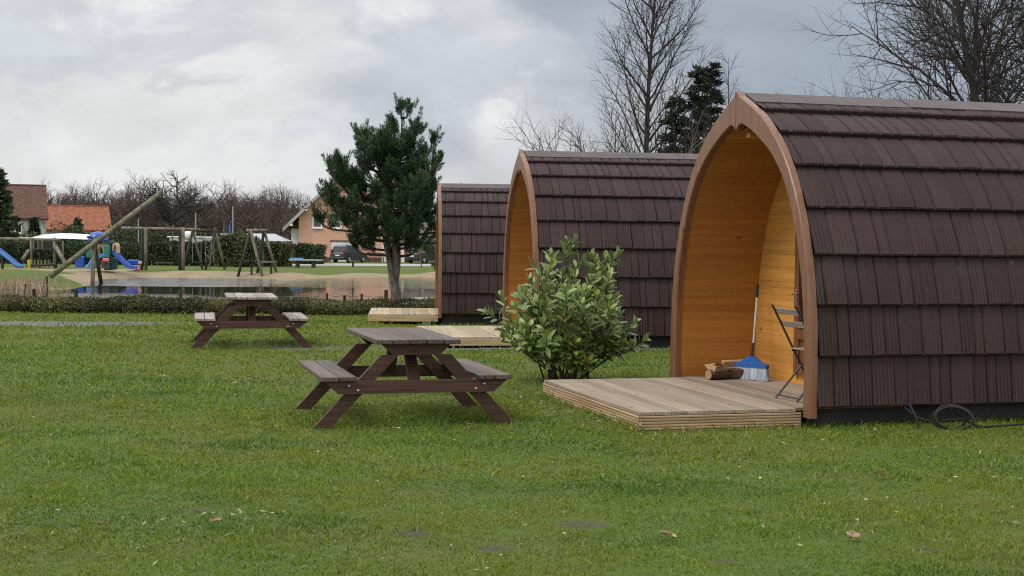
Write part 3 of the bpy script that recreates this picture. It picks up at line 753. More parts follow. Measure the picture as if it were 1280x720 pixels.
# birch and its neighbours behind the middle pod
def on(px, Y): p = at(px, 300, Y); return Vector((p.x, Y, gz(p.x, Y)))
birch_spec = [dict(n=14, wig=.012, up=.03, tip=.08), dict(k=58, f0=.16, f1=.97, L=4.6, r=.042, ang=(32, 52), fall=.72, n=9, wig=.06, up=.045, tip=.15),
              dict(k=(11, 15), f0=.15, f1=.98, L=1.35, r=.014, ang=(25, 50), fall=.45, n=5, wig=.09, up=.05, tip=.3), dict(k=(3, 6), f0=.2, f1=1, L=.55, r=.007, ang=(25, 50), fall=.3, n=3, wig=.1, up=.04, tip=.5)]
bare_tree('bare_tree', on(806, 44), 'tall slim bare tree with straight stem behind the middle pod', 'tree', 3, birch_spec, 12.6, .13)
sm_spec = [dict(n=9, wig=.02, up=.03, tip=.1), dict(k=20, f0=.35, f1=.98, L=1.6, r=.02, ang=(20, 40), fall=.6, n=6, wig=.08, up=.0, tip=.2), dict(k=(6, 9), f0=.2, f1=1, L=.65, r=.008, ang=(20, 45), n=5, wig=.09, up=-.12, tip=.4)]
bare_tree('young_birch', on(922, 45), 'small young birch rising just behind the nearest arch point', 'tree', 5, sm_spec, 8.3, .07, mt=M_birch)
bush_spec = [dict(n=7, wig=.05, up=.05, tip=.15), dict(k=(12, 16), f0=.2, f1=.98, L=2.0, r=.02, ang=(22, 45), fall=.5, n=6, wig=.08, up=.06, tip=.2), dict(k=(6, 9), f0=.2, f1=1, L=.8, r=.009, ang=(25, 50), fall=.3, n=4, wig=.1, up=.05, tip=.4)]
M_paletwig = mat('pale lichen twigs', (.15, .14, .105), .9, .3, 3)
bare_tree('bare_shrub', on(766, 42), 'bare many stemmed grey bush showing over the middle pod', 'shrub', 8, bush_spec, 6.2, .05, stems=15, spread=.5)
bare_tree('bare_shrub', on(842, 40.5), 'pale lichen covered bush in front of the dark spruces', 'shrub', 9, bush_spec, 5.0, .05, stems=8, spread=.45, mt=M_paletwig, mw=M_paletwig)
top_spec = [dict(n=8, wig=.04, up=.05, tip=.15), dict(k=14, f0=.4, f1=.98, L=1.8, r=.02, ang=(18, 36), fall=.5, n=6, wig=.07, up=.06, tip=.3), dict(k=(4, 6), f0=.3, f1=1, L=.6, r=.008, ang=(20, 40), n=3, wig=.1, up=.03, tip=.5)]
bare_tree('bare_tree', on(1018, 62), 'far bare tree whose thin tips show above the nearest roof', 'tree', 11, top_spec, 9.0, .07, stems=5, spread=.14)
# the spreading trees at the right
big_spec = [dict(n=11, wig=.05, up=.05, tip=.16), dict(k=20, f0=.2, f1=.97, L=4.7, r=.055, ang=(30, 58), fall=.5, n=9, wig=.09, up=.03, tip=.18),
            dict(k=(9, 13), f0=.12, f1=.98, L=2.3, r=.024, ang=(28, 60), fall=.4, n=6, wig=.12, up=.03, tip=.25), dict(k=(6, 9), f0=.15, f1=1, L=.95, r=.0105, ang=(28, 55), fall=.3, n=4, wig=.14, up=.03, tip=.45),]
G = 'bare trees behind the nearest pod'
bare_tree('bare_tree', on(1272, 30), 'bare spreading tree with leaning stems above the nearest roof', 'tree', 21, big_spec, 9.0, .17, G, stems=2, spread=.16)
bare_tree('bare_tree', on(1262, 33), 'bare tree with one limb arching left above the nearest roof', 'tree', 22, big_spec, 8.2, .15, G, lean=(-.28, 0, 1), stems=1)
bare_tree('bare_tree', on(1318, 31), 'bare dark tree cut by the right edge of the photo', 'tree', 23, big_spec, 9.5, .16, G, lean=(-.12, 0, 1))

# ---------------------------------------------------------------- spruces
M_spr = mat('dark spruce needles', (.012, .022, .013), .8, .5, 1.5, c2=(.030, .050, .026), trans=.1, vv=1.2)
M_thu = mat('green conifer foliage', (.030, .055, .018), .8, .4, 1.2, c2=(.070, .110, .038), trans=.1, vv=1.2)
def spruce(name, loc, H, rad, label, cat, seed, m=M_spr, leafs=1.0, lw=(.30, .07), droop=.25, group=None, p=.9, nb=None):
    rr = np.random.default_rng(seed); T = thing(name, loc, label, cat, 0, group)
    MB().tube([(0, 0, -.2), (0, 0, H*.5), (0, 0, H*.97)], [rad*.09, rad*.05, .01], 7, cap=False).build('trunk', M_barkD, T, True)
    nb = nb or int(42*H/5); C, D, Ls = [], [], []; limbs = MB()
    for i in range(nb):
        f = ((i+rr.random())/nb); z = H*(.06+.93*f); bl = rad*(1-f)**p*rr.uniform(.6, 1.15)+.08; a = i*2.4+rr.uniform(-.4, .4)
        tip = np.array([math.cos(a)*bl, math.sin(a)*bl, -droop*bl*.6+.12*bl]); 
        q0 = np.array([0, 0, z]); limbs.tube([q0, q0+tip*.5+np.array([0, 0, -.04*bl]), q0+tip], [.012+.01*bl, .01, .004], 3, cap=False)
        n = int((26+46*bl)*leafs); s = rr.random(n)**.6; pt = q0+tip*s[:, None]+np.c_[rr.normal(0, .05, n), rr.normal(0, .05, n), rr.normal(0, .035, n)]*(1+bl*.6)
        side = rr.normal(size=(n, 3))*np.array([1, 1, .45]); dd = tip/np.linalg.norm(tip)*.9+side*.75; dd[:, 2] += -.2+.35*s
        C.append(pt); D.append(dd); Ls.append(lw[0]*rr.uniform(.6, 1.2, n))
    C = np.concatenate(C); D = np.concatenate(D); Ls = np.concatenate(Ls)
    V, Fq = leaf_quads(C, D, rand_dirs(len(C), rr), Ls, lw[1]*rr.uniform(.7, 1.3, len(C)))
    limbs.build('branches', M_barkD, T)
    mesh_obj('crown', V, Fq, m, T, rr.random(len(C)))
    return T
def Ht(px, py, Y): return at(px, py, Y).z-gz(at(px, 300, Y).x, Y)
spruce('spruce_tree', on(870, 43), Ht(870, 80, 43), 1.5, 'dark spruce with narrow top beside the tall slim bare tree', 'tree', 31, lw=(.24, .055), leafs=2.6, p=1.0)
spruce('spruce_tree', on(886, 44.5), Ht(886, 78, 44.5), 1.75, 'dark spruce touching the left flank of the nearest arch', 'tree', 32, lw=(.24, .055), leafs=2.6, p=1.0)
spruce('spruce_tree', on(842, 42.5), Ht(842, 118, 42.5), 1.6, 'low dark spruce at the foot of the tall slim bare tree', 'tree', 33, lw=(.24, .055), leafs=2.6, p=1.0)
# young pine tip behind the farthest pod
# ---------------------------------------------------------------- the pine by the pond
M_needle, t, b = newmat('black pine needles')
c = t.mix(t.noise(t.coord(), 1.6, 3, .5), (.024, .054, .024), (.066, .115, .048))
vs = t.new('ShaderNodeVectorMath', operation='SCALE'); t.l.new(c, vs.inputs[0]); t.l.new(t.m('MULTIPLY_ADD', t.attr('v'), 1.2, .4), vs.inputs['Scale'])
t.l.new(vs.outputs[0], b.inputs['Base Color']); b.inputs['Roughness'].default_value = .55; b.inputs['Specular IOR Level'].default_value = .3
def pine_tree(loc, label, seed, H, width, nbr, crown0=.20, stems=4, shift=(-.18, 0)):
    rr = np.random.default_rng(seed); rd = random.Random(seed); T = thing('pine_tree', loc, label, 'tree')
    mt = MB(); br = MB(); shoots = []
    mt.tube([(.06, 0, -.2), (.03, 0, .0), (0, 0, .25), (-.05, .0, .55), (-.10, 0, .95)], [.18, .15, .13, .125, .12], 10, cap=False)
    tops = []
    for i in range(stems):
        a = 6.28*i/stems+.5; e = Vector((shift[0]+math.cos(a)*.22, math.sin(a)*.25, H*.55)); 
        P = catmull([(-.09+math.cos(a)*.03, math.sin(a)*.03, .75), (-.10+math.cos(a)*.12, math.sin(a)*.14, 1.3), (shift[0]+.1*shift[0]+math.cos(a)*.22, math.sin(a)*.25, H*.42), (shift[0]+math.cos(a)*.30, math.sin(a)*.32, H*(.72 if i else .93))], 5)
        mt.tube(P, [.085*(1-k/len(P))+.016 for k in range(len(P))], 8, cap=False); tops.append(P)
    prof_z = [.15, .22, .32, .42, .52, .63, .75, .86, .95, 1.0]; prof_r = [.10, .25, .45, .88, 1.0, .78, .53, .34, .18, .05]
    for i in range(nbr):
        f = (i+rd.random())/nbr; zf = crown0+(1-crown0)*f**.92; z0 = H*zf*.95
        st = tops[i % stems]; st_z = [p.z for p in st]
        j = min(range(len(st)), key=lambda q: abs(st_z[q]-min(z0-.15, st_z[-1]))); q0 = st[j]
        a = i*2.399+rd.uniform(-.5, .5); bl = width*np.interp(zf, prof_z, prof_r)*rd.uniform(.55, 1.22)
        if math.cos(a) < -.6 and .25 < zf < .5: bl *= 1.18
        rise = rd.uniform(.05, .28)*bl+.02+.55*max(0, zf-.35)*bl
        P = catmull([q0, q0+Vector((math.cos(a)*bl*.45, math.sin(a)*bl*.45, rise*.15)), q0+Vector((math.cos(a)*bl*.85, math.sin(a)*bl*.85, rise*.5)), q0+Vector((math.cos(a)*bl, math.sin(a)*bl, rise+.12))], 4)
        br.tube(P, [.032*(1-k/len(P))+.008 for k in range(len(P))], 4, cap=False)
        shoots.append((P[-1], (P[-1]-P[-3]).normalized()+Vector((0, 0, .8)), rd.uniform(.22, .36)))
        for k in range(int(6+11*bl)):
            x = rd.uniform(.30, .98)*(len(P)-1); u = int(x); pp = P[u].lerp(P[min(u+1, len(P)-1)], x-u); ax = (P[min(u+1, len(P)-1)]-P[u]).normalized()
            dv = (ax*.7+Vector((rd.gauss(0, .6), rd.gauss(0, .6), rd.uniform(.2, 1.1)))).normalized(); ln = rd.uniform(.16, .34)
            e = pp+dv*ln*rd.uniform(.2, .9); br.tube([pp, e], [.009, .006], 3, cap=False); shoots.append((e, dv+Vector((0, 0, .5)), ln))
    for st in tops:
        for k in range(14):
            x = rd.uniform(.55, .99)*(len(st)-1); u = int(x); pp = st[u].lerp(st[min(u+1, len(st)-1)], x-u)
            shoots.append((pp+Vector((rd.gauss(0, .1), rd.gauss(0, .1), 0)), Vector((rd.gauss(0, .5), rd.gauss(0, .5), 1)), rd.uniform(.22, .36)))
        shoots.append((st[-1], Vector((0, 0, 1)), .42))
    C, D, L_ = [], [], []
    for p_, d_, ln in shoots:
        d_ = d_.normalized(); n = 84; s = rr.random(n); axis_ = np.array(d_)
        rnd = rr.normal(size=(n, 3)); rnd -= (rnd@axis_)[:, None]*axis_; rnd /= np.linalg.norm(rnd, axis=1, keepdims=True)+1e-9
        dirn = axis_*(.75+.5*s)[:, None]+rnd*(.95-.35*s)[:, None]
        C.append(np.array(p_)+axis_*(ln*s)[:, None]+rnd*.008); D.append(dirn); L_.append(rr.uniform(.085, .14, n))
    C = np.concatenate(C); D = np.concatenate(D); L_ = np.concatenate(L_)
    V, Fq = leaf_quads(C, D, rand_dirs(len(C), rr), L_, .014)
    mt.build('trunk', M_barkP, T, True); br.build('branches', M_barkD, T, True)
    sv_ = np.repeat(rr.uniform(.15, .85, len(shoots)), 84)
    mesh_obj('crown', V, Fq, M_needle, T, np.clip(sv_+rr.normal(0, .12, len(C)), 0, 1))
    return T
pt_ = on(497, 36.5)
pine_tree(pt_, 'bushy dark pine with forked grey trunk standing at the pond edge', 41, 5.5, 1.74, 108, crown0=.31)
pine_tree(on(573, 43), 'young pine with only its top showing behind the farthest pod', 42, 3.75, .75, 26, stems=2)

# ---------------------------------------------------------------- laurel shrub
M_lleaf, t, b = newmat('glossy laurel leaves')
vv = t.attr('v'); c = t.mix(t.sstep(vv, 0, .8), (.060, .120, .016), (.260, .335, .075)); c = t.mix(t.sstep(vv, .93, .97), c, (.30, .26, .05))
geo = t.new('ShaderNodeNewGeometry'); c = t.mix(t.m('MULTIPLY', geo.outputs['Backfacing'], .55), c, (.15, .20, .09))
t.l.new(c, b.inputs['Base Color']); b.inputs['Roughness'].default_value = .34; b.inputs['Specular IOR Level'].default_value = .6
tr = t.new('ShaderNodeBsdfTranslucent'); t.l.new(c, tr.inputs['Color']); mx_ = t.new('ShaderNodeMixShader'); mx_.inputs[0].default_value = .22
t.l.new(b.outputs[0], mx_.inputs[1]); t.l.new(tr.outputs[0], mx_.inputs[2]); t.l.new(mx_.outputs[0], M_lleaf.node_tree.nodes['Material Output'].inputs['Surface'])
M_lstem = mat('brown green stems', (.055, .048, .022), .7, .3, 8)
def laurel(loc, label):
    rr = random.Random(17); T = thing('laurel_shrub', loc, label, 'shrub'); st = MB(); V = []; Fq = []; vals = []
    def leaf(p, d, up, L, W, v):
        d = d.normalized(); s_ = d.cross(up)
        if s_.length < 1e-3: s_ = Vector((1, 0, 0))
        s_.normalize(); n_ = s_.cross(d); k = len(V); cur = rr.uniform(-.10, .30)
        for i, (f, ww) in enumerate(((0, .10), (.22, .62), (.5, 1.0), (.78, .80), (.93, .38), (1, .02))):
            c_ = p+d*(L*f)-n_*(cur*L*f*f)
            V.append(c_-s_*W*.5*ww+n_*W*.14*ww); V.append(c_); V.append(c_+s_*W*.5*ww+n_*W*.14*ww)
        for i in range(5):
            for j in range(2): Fq.append((k+i*3+j, k+i*3+j+1, k+i*3+j+4, k+i*3+j+3)); vals.append(v)
    def shoot(P, rad, n, tone):
        st.tube(P, [rad*(1-.6*i/len(P)) for i in range(len(P))], 5, cap=False)
        ph = rr.uniform(0, 6)
        for k in range(n):
            f = 1-(k/n)*.62; x = f*(len(P)-1); u = min(len(P)-2, int(x)); pp = P[u].lerp(P[u+1], x-u); ax = (P[u+1]-P[u]).normalized(); _, s_, u_ = basis(ax)
            ph += 2.4; side = s_*math.cos(ph)+u_*math.sin(ph); an = R(18+52*(k/n)**.6+rr.uniform(-10, 14))
            v = min(.9, max(0, tone+rr.gauss(0, .16)+(.18 if k < 3 else 0)))
            if rr.random() < .014: v = .98
            leaf(pp, ax*math.cos(an)+side*math.sin(an), ax, rr.uniform(.10, .165)*(.7 if k < 2 else 1), rr.uniform(.042, .064), v)
    tips = [(-.05, 1.57, 0), (-.12, 1.36, .2), (.08, 1.28, -.2), (.42, 1.38, 0), (.30, 1.30, .2), (.48, 1.22, -.15), (-.42, 1.12, 0), (-.30, 1.22, -.25), (-.52, .92, .2), (.56, .58, .0), (.46, .84, .3), (-.72, .62, 0), (-.62, .48, -.3), (.2, 1.05, -.4), (-.1, 1.1, .4),
            (.3, .98, -.5), (.0, .95, -.55), (-.3, .9, -.5), (.45, .72, -.45), (-.45, .64, -.45), (.15, .7, -.6), (-.1, .62, -.6), (.5, .52, -.3), (.64, .46, -.2), (.3, .4, -.5), (-.3, .42, -.5), (0, .45, -.6), (.42, .36, -.1), (-.45, .38, -.1), (.1, .3, -.55), (-.15, .34, .4), (.2, .34, .4), (-.66, .72, .25)]
    for (x, z, y) in tips:
        b0 = Vector((rr.gauss(0, .10)+x*.12, rr.gauss(0, .08)+y*.2, -.03)); e = Vector((x+rr.gauss(0, .03), y, z)); 
        P = catmull([b0, b0.lerp(e, .35)+Vector((x*.05, y*.05, .04)), b0.lerp(e, .72)+Vector((x*.06, y*.06, .02)), e], 4)
        shoot(P, .012, 15, .42+.25*(z > 1.1)+.25*(abs(x) > .6))  # upper and outer shoots lighter, daylight put into the leaf tone
        for k in range(4):
            f = rr.uniform(.38, .86); xx = f*(len(P)-1); u = int(xx); pp = P[u].lerp(P[min(u+1, len(P)-1)], xx-u)
            dv = Vector((rr.gauss(0, .6)+x*.4, rr.gauss(0, .6)-.15+y*.3, rr.uniform(.35, 1.0))).normalized(); ln = rr.uniform(.16, .36)
            shoot(catmull([pp, pp+dv*ln*.5+Vector((0, 0, -.01)), pp+dv*ln+Vector((0, 0, .04))], 3), .006, 11, .36)
    st.build('stems', M_lstem, T, True); mesh_obj('leaves', np.array([tuple(v) for v in V]), Fq, M_lleaf, T, vals, True)
laurel((.63, 15.35, 0), 'leafy green laurel shrub growing beside the nearest deck')

# ---------------------------------------------------------------- hedges
def leaf_mass(n, sampler, L, W, rr):
    C = sampler(n); return leaf_quads(C, rand_dirs(n, rr)+np.array([0, 0, .25]), rand_dirs(n, rr), L*rr.uniform(.6, 1.3, n), W*rr.uniform(.7, 1.3, n))
M_hedN = mat('brownish low hedge leaves', (.050, .048, .020), .85, .4, 1.3, c2=(.150, .145, .050), trans=.15, vv=1.1)
M_hedF = mat('dark clipped hedge', (.020, .036, .013), .85, .4, .8, c2=(.050, .080, .026), trans=.1, vv=1.1)
M_hedO = mat('olive clipped hedge', (.055, .065, .020), .85, .35, .8, c2=(.095, .105, .034), trans=.1, vv=1.1)
def hedge(name, A, B, h, th, n, L, m, label, seed, z0=None, bumps=.12, cat='hedge', top=None, fill=True):
    rr = np.random.default_rng(seed); A = np.array(A, float); B = np.array(B, float); ln = np.linalg.norm(B-A); dv = (B-A)/ln; nv = np.array([-dv[1], dv[0]])
    T = thing(name, (A[0], A[1], gz(*A) if z0 is None else z0), label, cat)
    phs = rr.uniform(0, 6, 6)
    def H(s): return h*(1+bumps*(np.sin(s*1.9+phs[0])*.5+np.sin(s*4.3+phs[1])*.35+np.sin(s*9.7+phs[2])*.3)+(top(s) if top else 0))
    def samp(n):
        s = rr.random(n)*ln; q = rr.random(n); face = rr.random(n)
        wv = th/2*(1+bumps*np.sin(s*2.7+phs[3])); hh = H(s)
        off = np.where(face < .45, -wv, np.where(face < .6, wv, (q*2-1)*wv)); z = np.where(face < .6, q**.8*hh, hh)
        off += rr.normal(0, .12*th, n); z = np.maximum(.01, z+rr.normal(0, .05*h, n))
        P_ = A[None]*0+dv[None]*s[:, None]+nv[None]*off[:, None]
        zz = hgt(A[0]+P_[:, 0], A[1]+P_[:, 1])-T.location.z
        return np.c_[P_, z+zz]
    V, Fq = leaf_mass(n, samp, L, L*.5, rr)
    mesh_obj('foliage', V, Fq, m, T, rr.random(n))
    if fill:   # woody inside
        mb = MB(); k = max(8, int(ln/(.45*max(h, .6))))
        for i in range(k):
            s = (i+.5)/k*ln; p_ = dv*s; zz = gz(A[0]+p_[0], A[1]+p_[1])-T.location.z; w_ = ln/k*.58
            M_ = Matrix(((dv[0], nv[0], 0), (dv[1], nv[1], 0), (0, 0, 1))); hh = float(H(np.array([s]))[0])*.86
            mb.lathe([(w_*.7, 0), (w_*1.0, hh*.5), (w_*.7, hh*.93), (w_*.1, hh)], 7, (p_[0], p_[1], zz), M=M_ @ Matrix.Diagonal((1, th*.40/w_, 1)))
        mb.build('branches', m, T)
    return T
hl = atz(4, 392, -.3); hr = atz(563, 389, -.3)
hedge('low_hedge', (-13.6, 33.6), (-1.0, 34.3), .345, .7, 24000, .06, M_hedN, 'low brownish hedge along the pond side of the lawn', 51, bumps=.16)
# ---------------------------------------------------------------- across the pond
LZ = -.60
def base(px, Y, z=None): p = at(px, 300, Y); return Vector((p.x, Y, gz(p.x, Y) if z is None else z))
def hz(py, px, Y): return at(px, py, Y).z      # world height seen at a picture row
def wx(px, Y): return at(px, 300, Y).x
M_log = mat('grey weathered round timber', (.115, .095, .068), .85, .35, 3, (1, 1, .4), .3, c2=(.22, .19, .14))
M_logD = mat('dark and shaded timber', (.030, .026, .021), .85, .35, 3)
M_logG = mat('greenish weathered log', (.105, .100, .055), .85, .3, 3, bump=.3, c2=(.19, .175, .11))
M_plasB = mat('blue play plastic', (.010, .075, .36), .35, .15, 2)
M_plasL = mat('light blue play plastic', (.10, .24, .55), .35, .15, 2)
M_plasT = mat('teal play plastic', (.012, .16, .13), .4, .15, 2)
M_plasD = mat('dark green play plastic', (.008, .045, .045), .4, .15, 2)
M_plasY = mat('cream play plastic', (.50, .38, .20), .5, .15, 2)
M_plasR = mat('pinkish red play plastic', (.52, .16, .15), .5, .15, 2)
M_yel = mat('yellow paint', (.42, .34, .03), .5, .15, 2)
M_galv = mat('galvanised pole', (.36, .37, .38), .45, .1, 3, metal=.5)

# the long log on its trestle
Yc = 76.0
b0 = at(63, 345.5, 74.0); b1 = at(202, 240, 79.0); tr_ = at(117, 303.5, 76.2)
T = thing('log_crane', (tr_.x, 76.2, WZ), 'long slanting log propped on a dark trestle at the pond end', 'play equipment')
lo_ = T.location
MB().tube([b0-lo_, (b0*.45+b1*.55)-lo_, b1-lo_], [.155, .14, .125], 10).build('log', M_logG, T, True)
for px_, Y_, m_ in ((115.5, 75.2, M_log), (128, 77.0, M_logD)):
    f_ = atz(px_, 352, WZ-.2); f_ = Vector((wx(px_, Y_), Y_, WZ-.4)); MB().tube([f_-lo_, tr_-lo_+Vector((0, .0, .25))], .11, 8).build('leg', m_, T, True)
MB().tube([tr_-lo_+Vector((-.25, -.32, .32)), tr_-lo_+Vector((.25, .32, .20))], .06, 6).build('crossbar', M_logD, T)

def loc_thing(name, px, Y, label, cat, rz=0, group=None): return thing(name, base(px, Y), label, cat, rz, group)
def rel(T, px, py, Y): return at(px, py, Y)-T.location
# double post frame with the nest swing
Y = 94
T = loc_thing('nest_swing', 203, Y, 'tall frame of double posts with round nest swing by the sand', 'swing')
for px in (177.5, 182.5, 225, 229):
    dY = .35 if px in (177.5, 225) else -.35; p = rel(T, px, 284, Y+dY); MB().tube([(p.x, p.y, -.3), (p.x, p.y, p.z)], .11, 8).build('post', M_log if px in (182.5, 229) else M_logD, T, True)
MB().tube([rel(T, 152, 285, Y), rel(T, 250, 287, Y)], .10, 8).build('beam', M_log, T, True)
q = rel(T, 205, 329, Y); MB().lathe([(.62, -.05), (.68, 0), (.62, .06), (.50, .06), (.48, 0)], 16, q).build('nest_seat', M_logD, T)
for sx in (-.55, .55): MB().tube([q+Vector((sx, 0, 0)), rel(T, 205+(10 if sx > 0 else -10), 286, Y)], .018, 4).build('rope', M_logD, T)
# swing of A trestles
Y = 97
T = loc_thing('swing', 255, Y, 'wooden swing with tyre seats between two dark trestles', 'swing')
for px in (241, 269):
    for s_ in (-1, 1):
        a = rel(T, px, 291, Y); f_ = rel(T, px+13*s_*(1 if px > 250 else 1), 333, Y+.6*s_); MB().tube([(f_.x, f_.y, -.2), (a.x-.04*s_, a.y, a.z+.35)], .09, 8).build('leg', M_log if s_ > 0 else M_logD, T, True)  # left legs take the darker timber, shade put into the material
MB().tube([rel(T, 227, 287, Y), rel(T, 273, 289, Y)], .09, 8).build('beam', M_logD, T, True)
for px in (246, 262):
    q = rel(T, px, 328.5, Y); MB().box(q, (.75, .3, .12), bev=.03).build('seat', M_black, T)
    for s_ in (-.3, .3): MB().tube([q+Vector((s_, 0, 0)), rel(T, px, 289, Y)+Vector((s_, 0, 0))], .014, 4).build('chain', M_galv, T)
T = loc_thing('sapling', 262, 95, 'crooked pale sapling stake beside the wooden swing', 'sapling')
MB().tube(catmull([(0, 0, -.1), (.05, 0, .8), (.15, 0, 1.4), (.12, 0, 1.9)], 4), .05, 6).build('stem', M_log, T); MB().tube([(.06, 0, .75), (-.35, 0, 1.25)], .04, 6).build('branch', M_log, T)
# trestle with plank seats
Y = 92
T = loc_thing('seat_trestle', 320, Y, 'A-shaped timber trestle with plank seats on the far bank', 'play equipment')
for px, lx, rx in ((313, 297, 328.5), (330, 321, 347.5)):
    dY = -.8 if px == 313 else .8
    for lx_, s_ in ((lx, -1), (rx, 1)):
        a = rel(T, px, 290, Y+dY*.3); f_ = rel(T, lx_, 338, Y+dY); MB().tube([(f_.x, f_.y, -.2), (a.x, a.y, a.z+.12)], .10, 8).build('leg', M_log if s_ > 0 else M_logD, T, True)  # right legs pale, left legs dark: side light put into the timber tone
MB().tube([rel(T, 308, 288, Y), rel(T, 334, 288, Y)], .10, 8).build('beam', M_log, T, True)
MB().box(rel(T, 308, 326, Y), (1.15, .45, .12), bev=.02).build('seat', M_logD, T); MB().box(rel(T, 335, 327.5, Y), (1.15, .45, .12), bev=.02).build('seat', M_log, T)
for px in (314.5, 339): p = rel(T, px, 327, Y); MB().tube([(p.x, p.y, -.1), (p.x, p.y, p.z)], .07, 6).build('seat_post', M_logD, T)
# grey table on the far lawn
Y = 108
T = loc_thing('garden_table', 383, Y, 'low grey slab table on two posts on the far lawn', 'table')
mb = MB(); p0 = rel(T, 362, 325, Y); p1 = rel(T, 403, 325.5, Y); MB().box((p0+p1)/2, ((p1-p0).x, 1.0, .12), bev=.02).build('top', M_conc, T)
for px in (372, 392): p = rel(T, px, 326, Y); MB().box((p.x, p.y, p.z/2-.1), (.22, .8, p.z+.16)).build('leg', M_logD, T)
q = rel(T, 371, 323.4, Y); MB().box(q, (1.0, .5, .12), bev=.04).build('board', M_plasL, T)

# toddler play house with slides
Y = 89
T = loc_thing('playhouse', 138, Y, 'plastic playhouse with blue dome, teal tower and two blue slides', 'playhouse')
def pb(px, py): return rel(T, px, py, Y)
S = 1720/Y
def panel(name, x0, x1, y0, y1, m, dy=0, th=.5, arch=False):
    a = pb(x0, y1); b_ = pb(x1, y0); mb = MB()
    w_ = b_.x-a.x; z0 = max(a.z, 0.0); h_ = b_.z-z0
    if not arch: mb.box(((a.x+b_.x)/2, dy, (z0+b_.z)/2), (w_, th, h_), bev=.05)
    else:
        pts = [(a.x, z0), (a.x+.22*w_, z0)]+[(a.x+w_*.5-math.cos(k/8*math.pi)*.28*w_, z0+h_*.5+math.sin(k/8*math.pi)*h_*.28) for k in range(9)]+[(a.x+.78*w_, z0), (a.x+w_, z0), (a.x+w_, z0+h_*.6)]+[(a.x+w_*.5+math.cos(k/6*math.pi)*.5*w_, z0+h_*.6+math.sin(k/6*math.pi)*h_*.4) for k in range(1, 6)]+[(a.x, z0+h_*.6)]
        mb.prism(pts, dy-th/2, dy+th/2, 'y')
    return mb.build(name, m, T)
dm = pb(122.5, 297); mb = MB(); rows = [(.42*math.cos(k/5*1.45), .52*math.sin(k/5*1.45)) for k in range(6)]; mb.lathe([(.66, -.22), (.66, -.12)]+[(.64*math.cos(k/6*1.5), -.1+.50*math.sin(k/6*1.5)) for k in range(7)], 14, dm).build('dome_roof', M_plasB, T, True)
panel('side_panel', 96.5, 108, 320, 334, M_plasB, -.35, .3); panel('side_panel', 110, 121, 322, 335, M_plasL, .5, .3)
panel('tower', 108, 116, 312, 322, M_plasT, .2, .7); panel('arch_panel', 119.5, 131, 305, 320, M_plasY, .25, .5, True); panel('arch_panel', 141.5, 148, 303.5, 316, M_plasY, .1, .6, True)
panel('wall_panel', 133, 140, 306, 322, M_plasT, -.45, .2); panel('tower', 132.5, 140.5, 328, 337.5, M_plasD, -.1, .8); panel('tower', 139, 144.5, 322, 337, M_plasD, .1, .8); panel('step', 131.5, 139.5, 322.5, 327, M_plasR, -.5, .3)
panel('post', 115.5, 117, 298, 312, M_plasY, .1, .12); panel('post', 128.5, 130, 298, 310, M_plasY, .1, .12); panel('platform', 119, 133, 319, 322, M_plasY, .1, 1.0); panel('box', 124, 132, 324, 335, M_plasR, .6, .5)
panel('roof_panel', 136, 141, 301, 306, M_plasD, .2, .6)
def slide(name, P, m, w_=.46):
    mb = MB(); P = catmull(P, 5)
    for i in range(len(P)-1): mb.beam(P[i], P[i+1], w_, .06)
    for s_ in (-1, 1):
        for i in range(len(P)-1): mb.beam(P[i]+Vector((0, s_*w_/2, .07)), P[i+1]+Vector((0, s_*w_/2, .07)), .07, .20)
    return mb.build(name, m, T)
slide('slide', [pb(142, 316)+Vector((0, -.1, 0)), pb(149, 320.5)+Vector((0, -.25, 0)), pb(163, 333)+Vector((0, -.55, 0)), pb(176, 336.5)+Vector((0, -.7, 0))], M_plasB)
slide('slide', [pb(133, 319)+Vector((0, -.3, 0)), pb(126, 322)+Vector((0, -.5, 0)), pb(120, 329)+Vector((0, -.8, 0)), pb(117, 335.5)+Vector((0, -1.0, 0))], M_plasL)
MB().box(pb(175, 336)+Vector((0, -.7, 0)), (.3, .5, .2), bev=.05).build('slide_foot', M_plasR, T)
T = loc_thing('sand_toy', 167, 92, 'blue and red plastic ride-on toy behind the slide end', 'toy')
MB().box((0, 0, .55), (.75, .4, .35), bev=.1).build('body', M_plasB, T); MB().box((0, 0, .28), (.85, .45, .16), bev=.05).build('base', M_plasR, T); MB().box((.42, 0, .52), (.25, .3, .2), bev=.06).build('nose', M_plasY, T)

# climbing tower, left slide, beams
Y = 96
T = loc_thing('climbing_tower', 55, Y, 'dark timber climbing tower with leaning logs and yellow board', 'climbing frame')
for px in (39, 68): p = rel(T, px, 297, Y); MB().tube([(p.x, 0, -.3), (p.x, 0, p.z)], .10, 8).build('post', M_log, T, True)
for px in (44, 64): p = rel(T, px, 300, Y); MB().tube([(p.x, 1.0, -.3), (p.x, 1.0, p.z)], .10, 8).build('post', M_logD, T, True)
p0 = rel(T, 41, 312, Y); p1 = rel(T, 68, 302, Y); MB().box(((p0.x+p1.x)/2, .5, p0.z+.05), (p1.x-p0.x, 1.2, .12)).build('platform', M_logD, T); MB().box(((p0.x+p1.x)/2, 1.05, (p0.z+p1.z)/2), (p1.x-p0.x, .08, p1.z-p0.z)).build('railing', M_logD, T)
for px in (42.5, 48, 53.5): p = rel(T, px, 308, Y); MB().tube([(p.x, -.1, p0.z), (p.x, -.1, p1.z+.1)], .05, 6).build('baluster', M_log, T)
MB().tube([rel(T, 69, 307, Y), rel(T, 82, 330, Y-1.5)], .14, 8).build('ramp_log', M_log, T, True); MB().tube([rel(T, 36, 313, Y), rel(T, 28, 325, Y-1)], .13, 8).build('ramp_log', M_log, T, True)
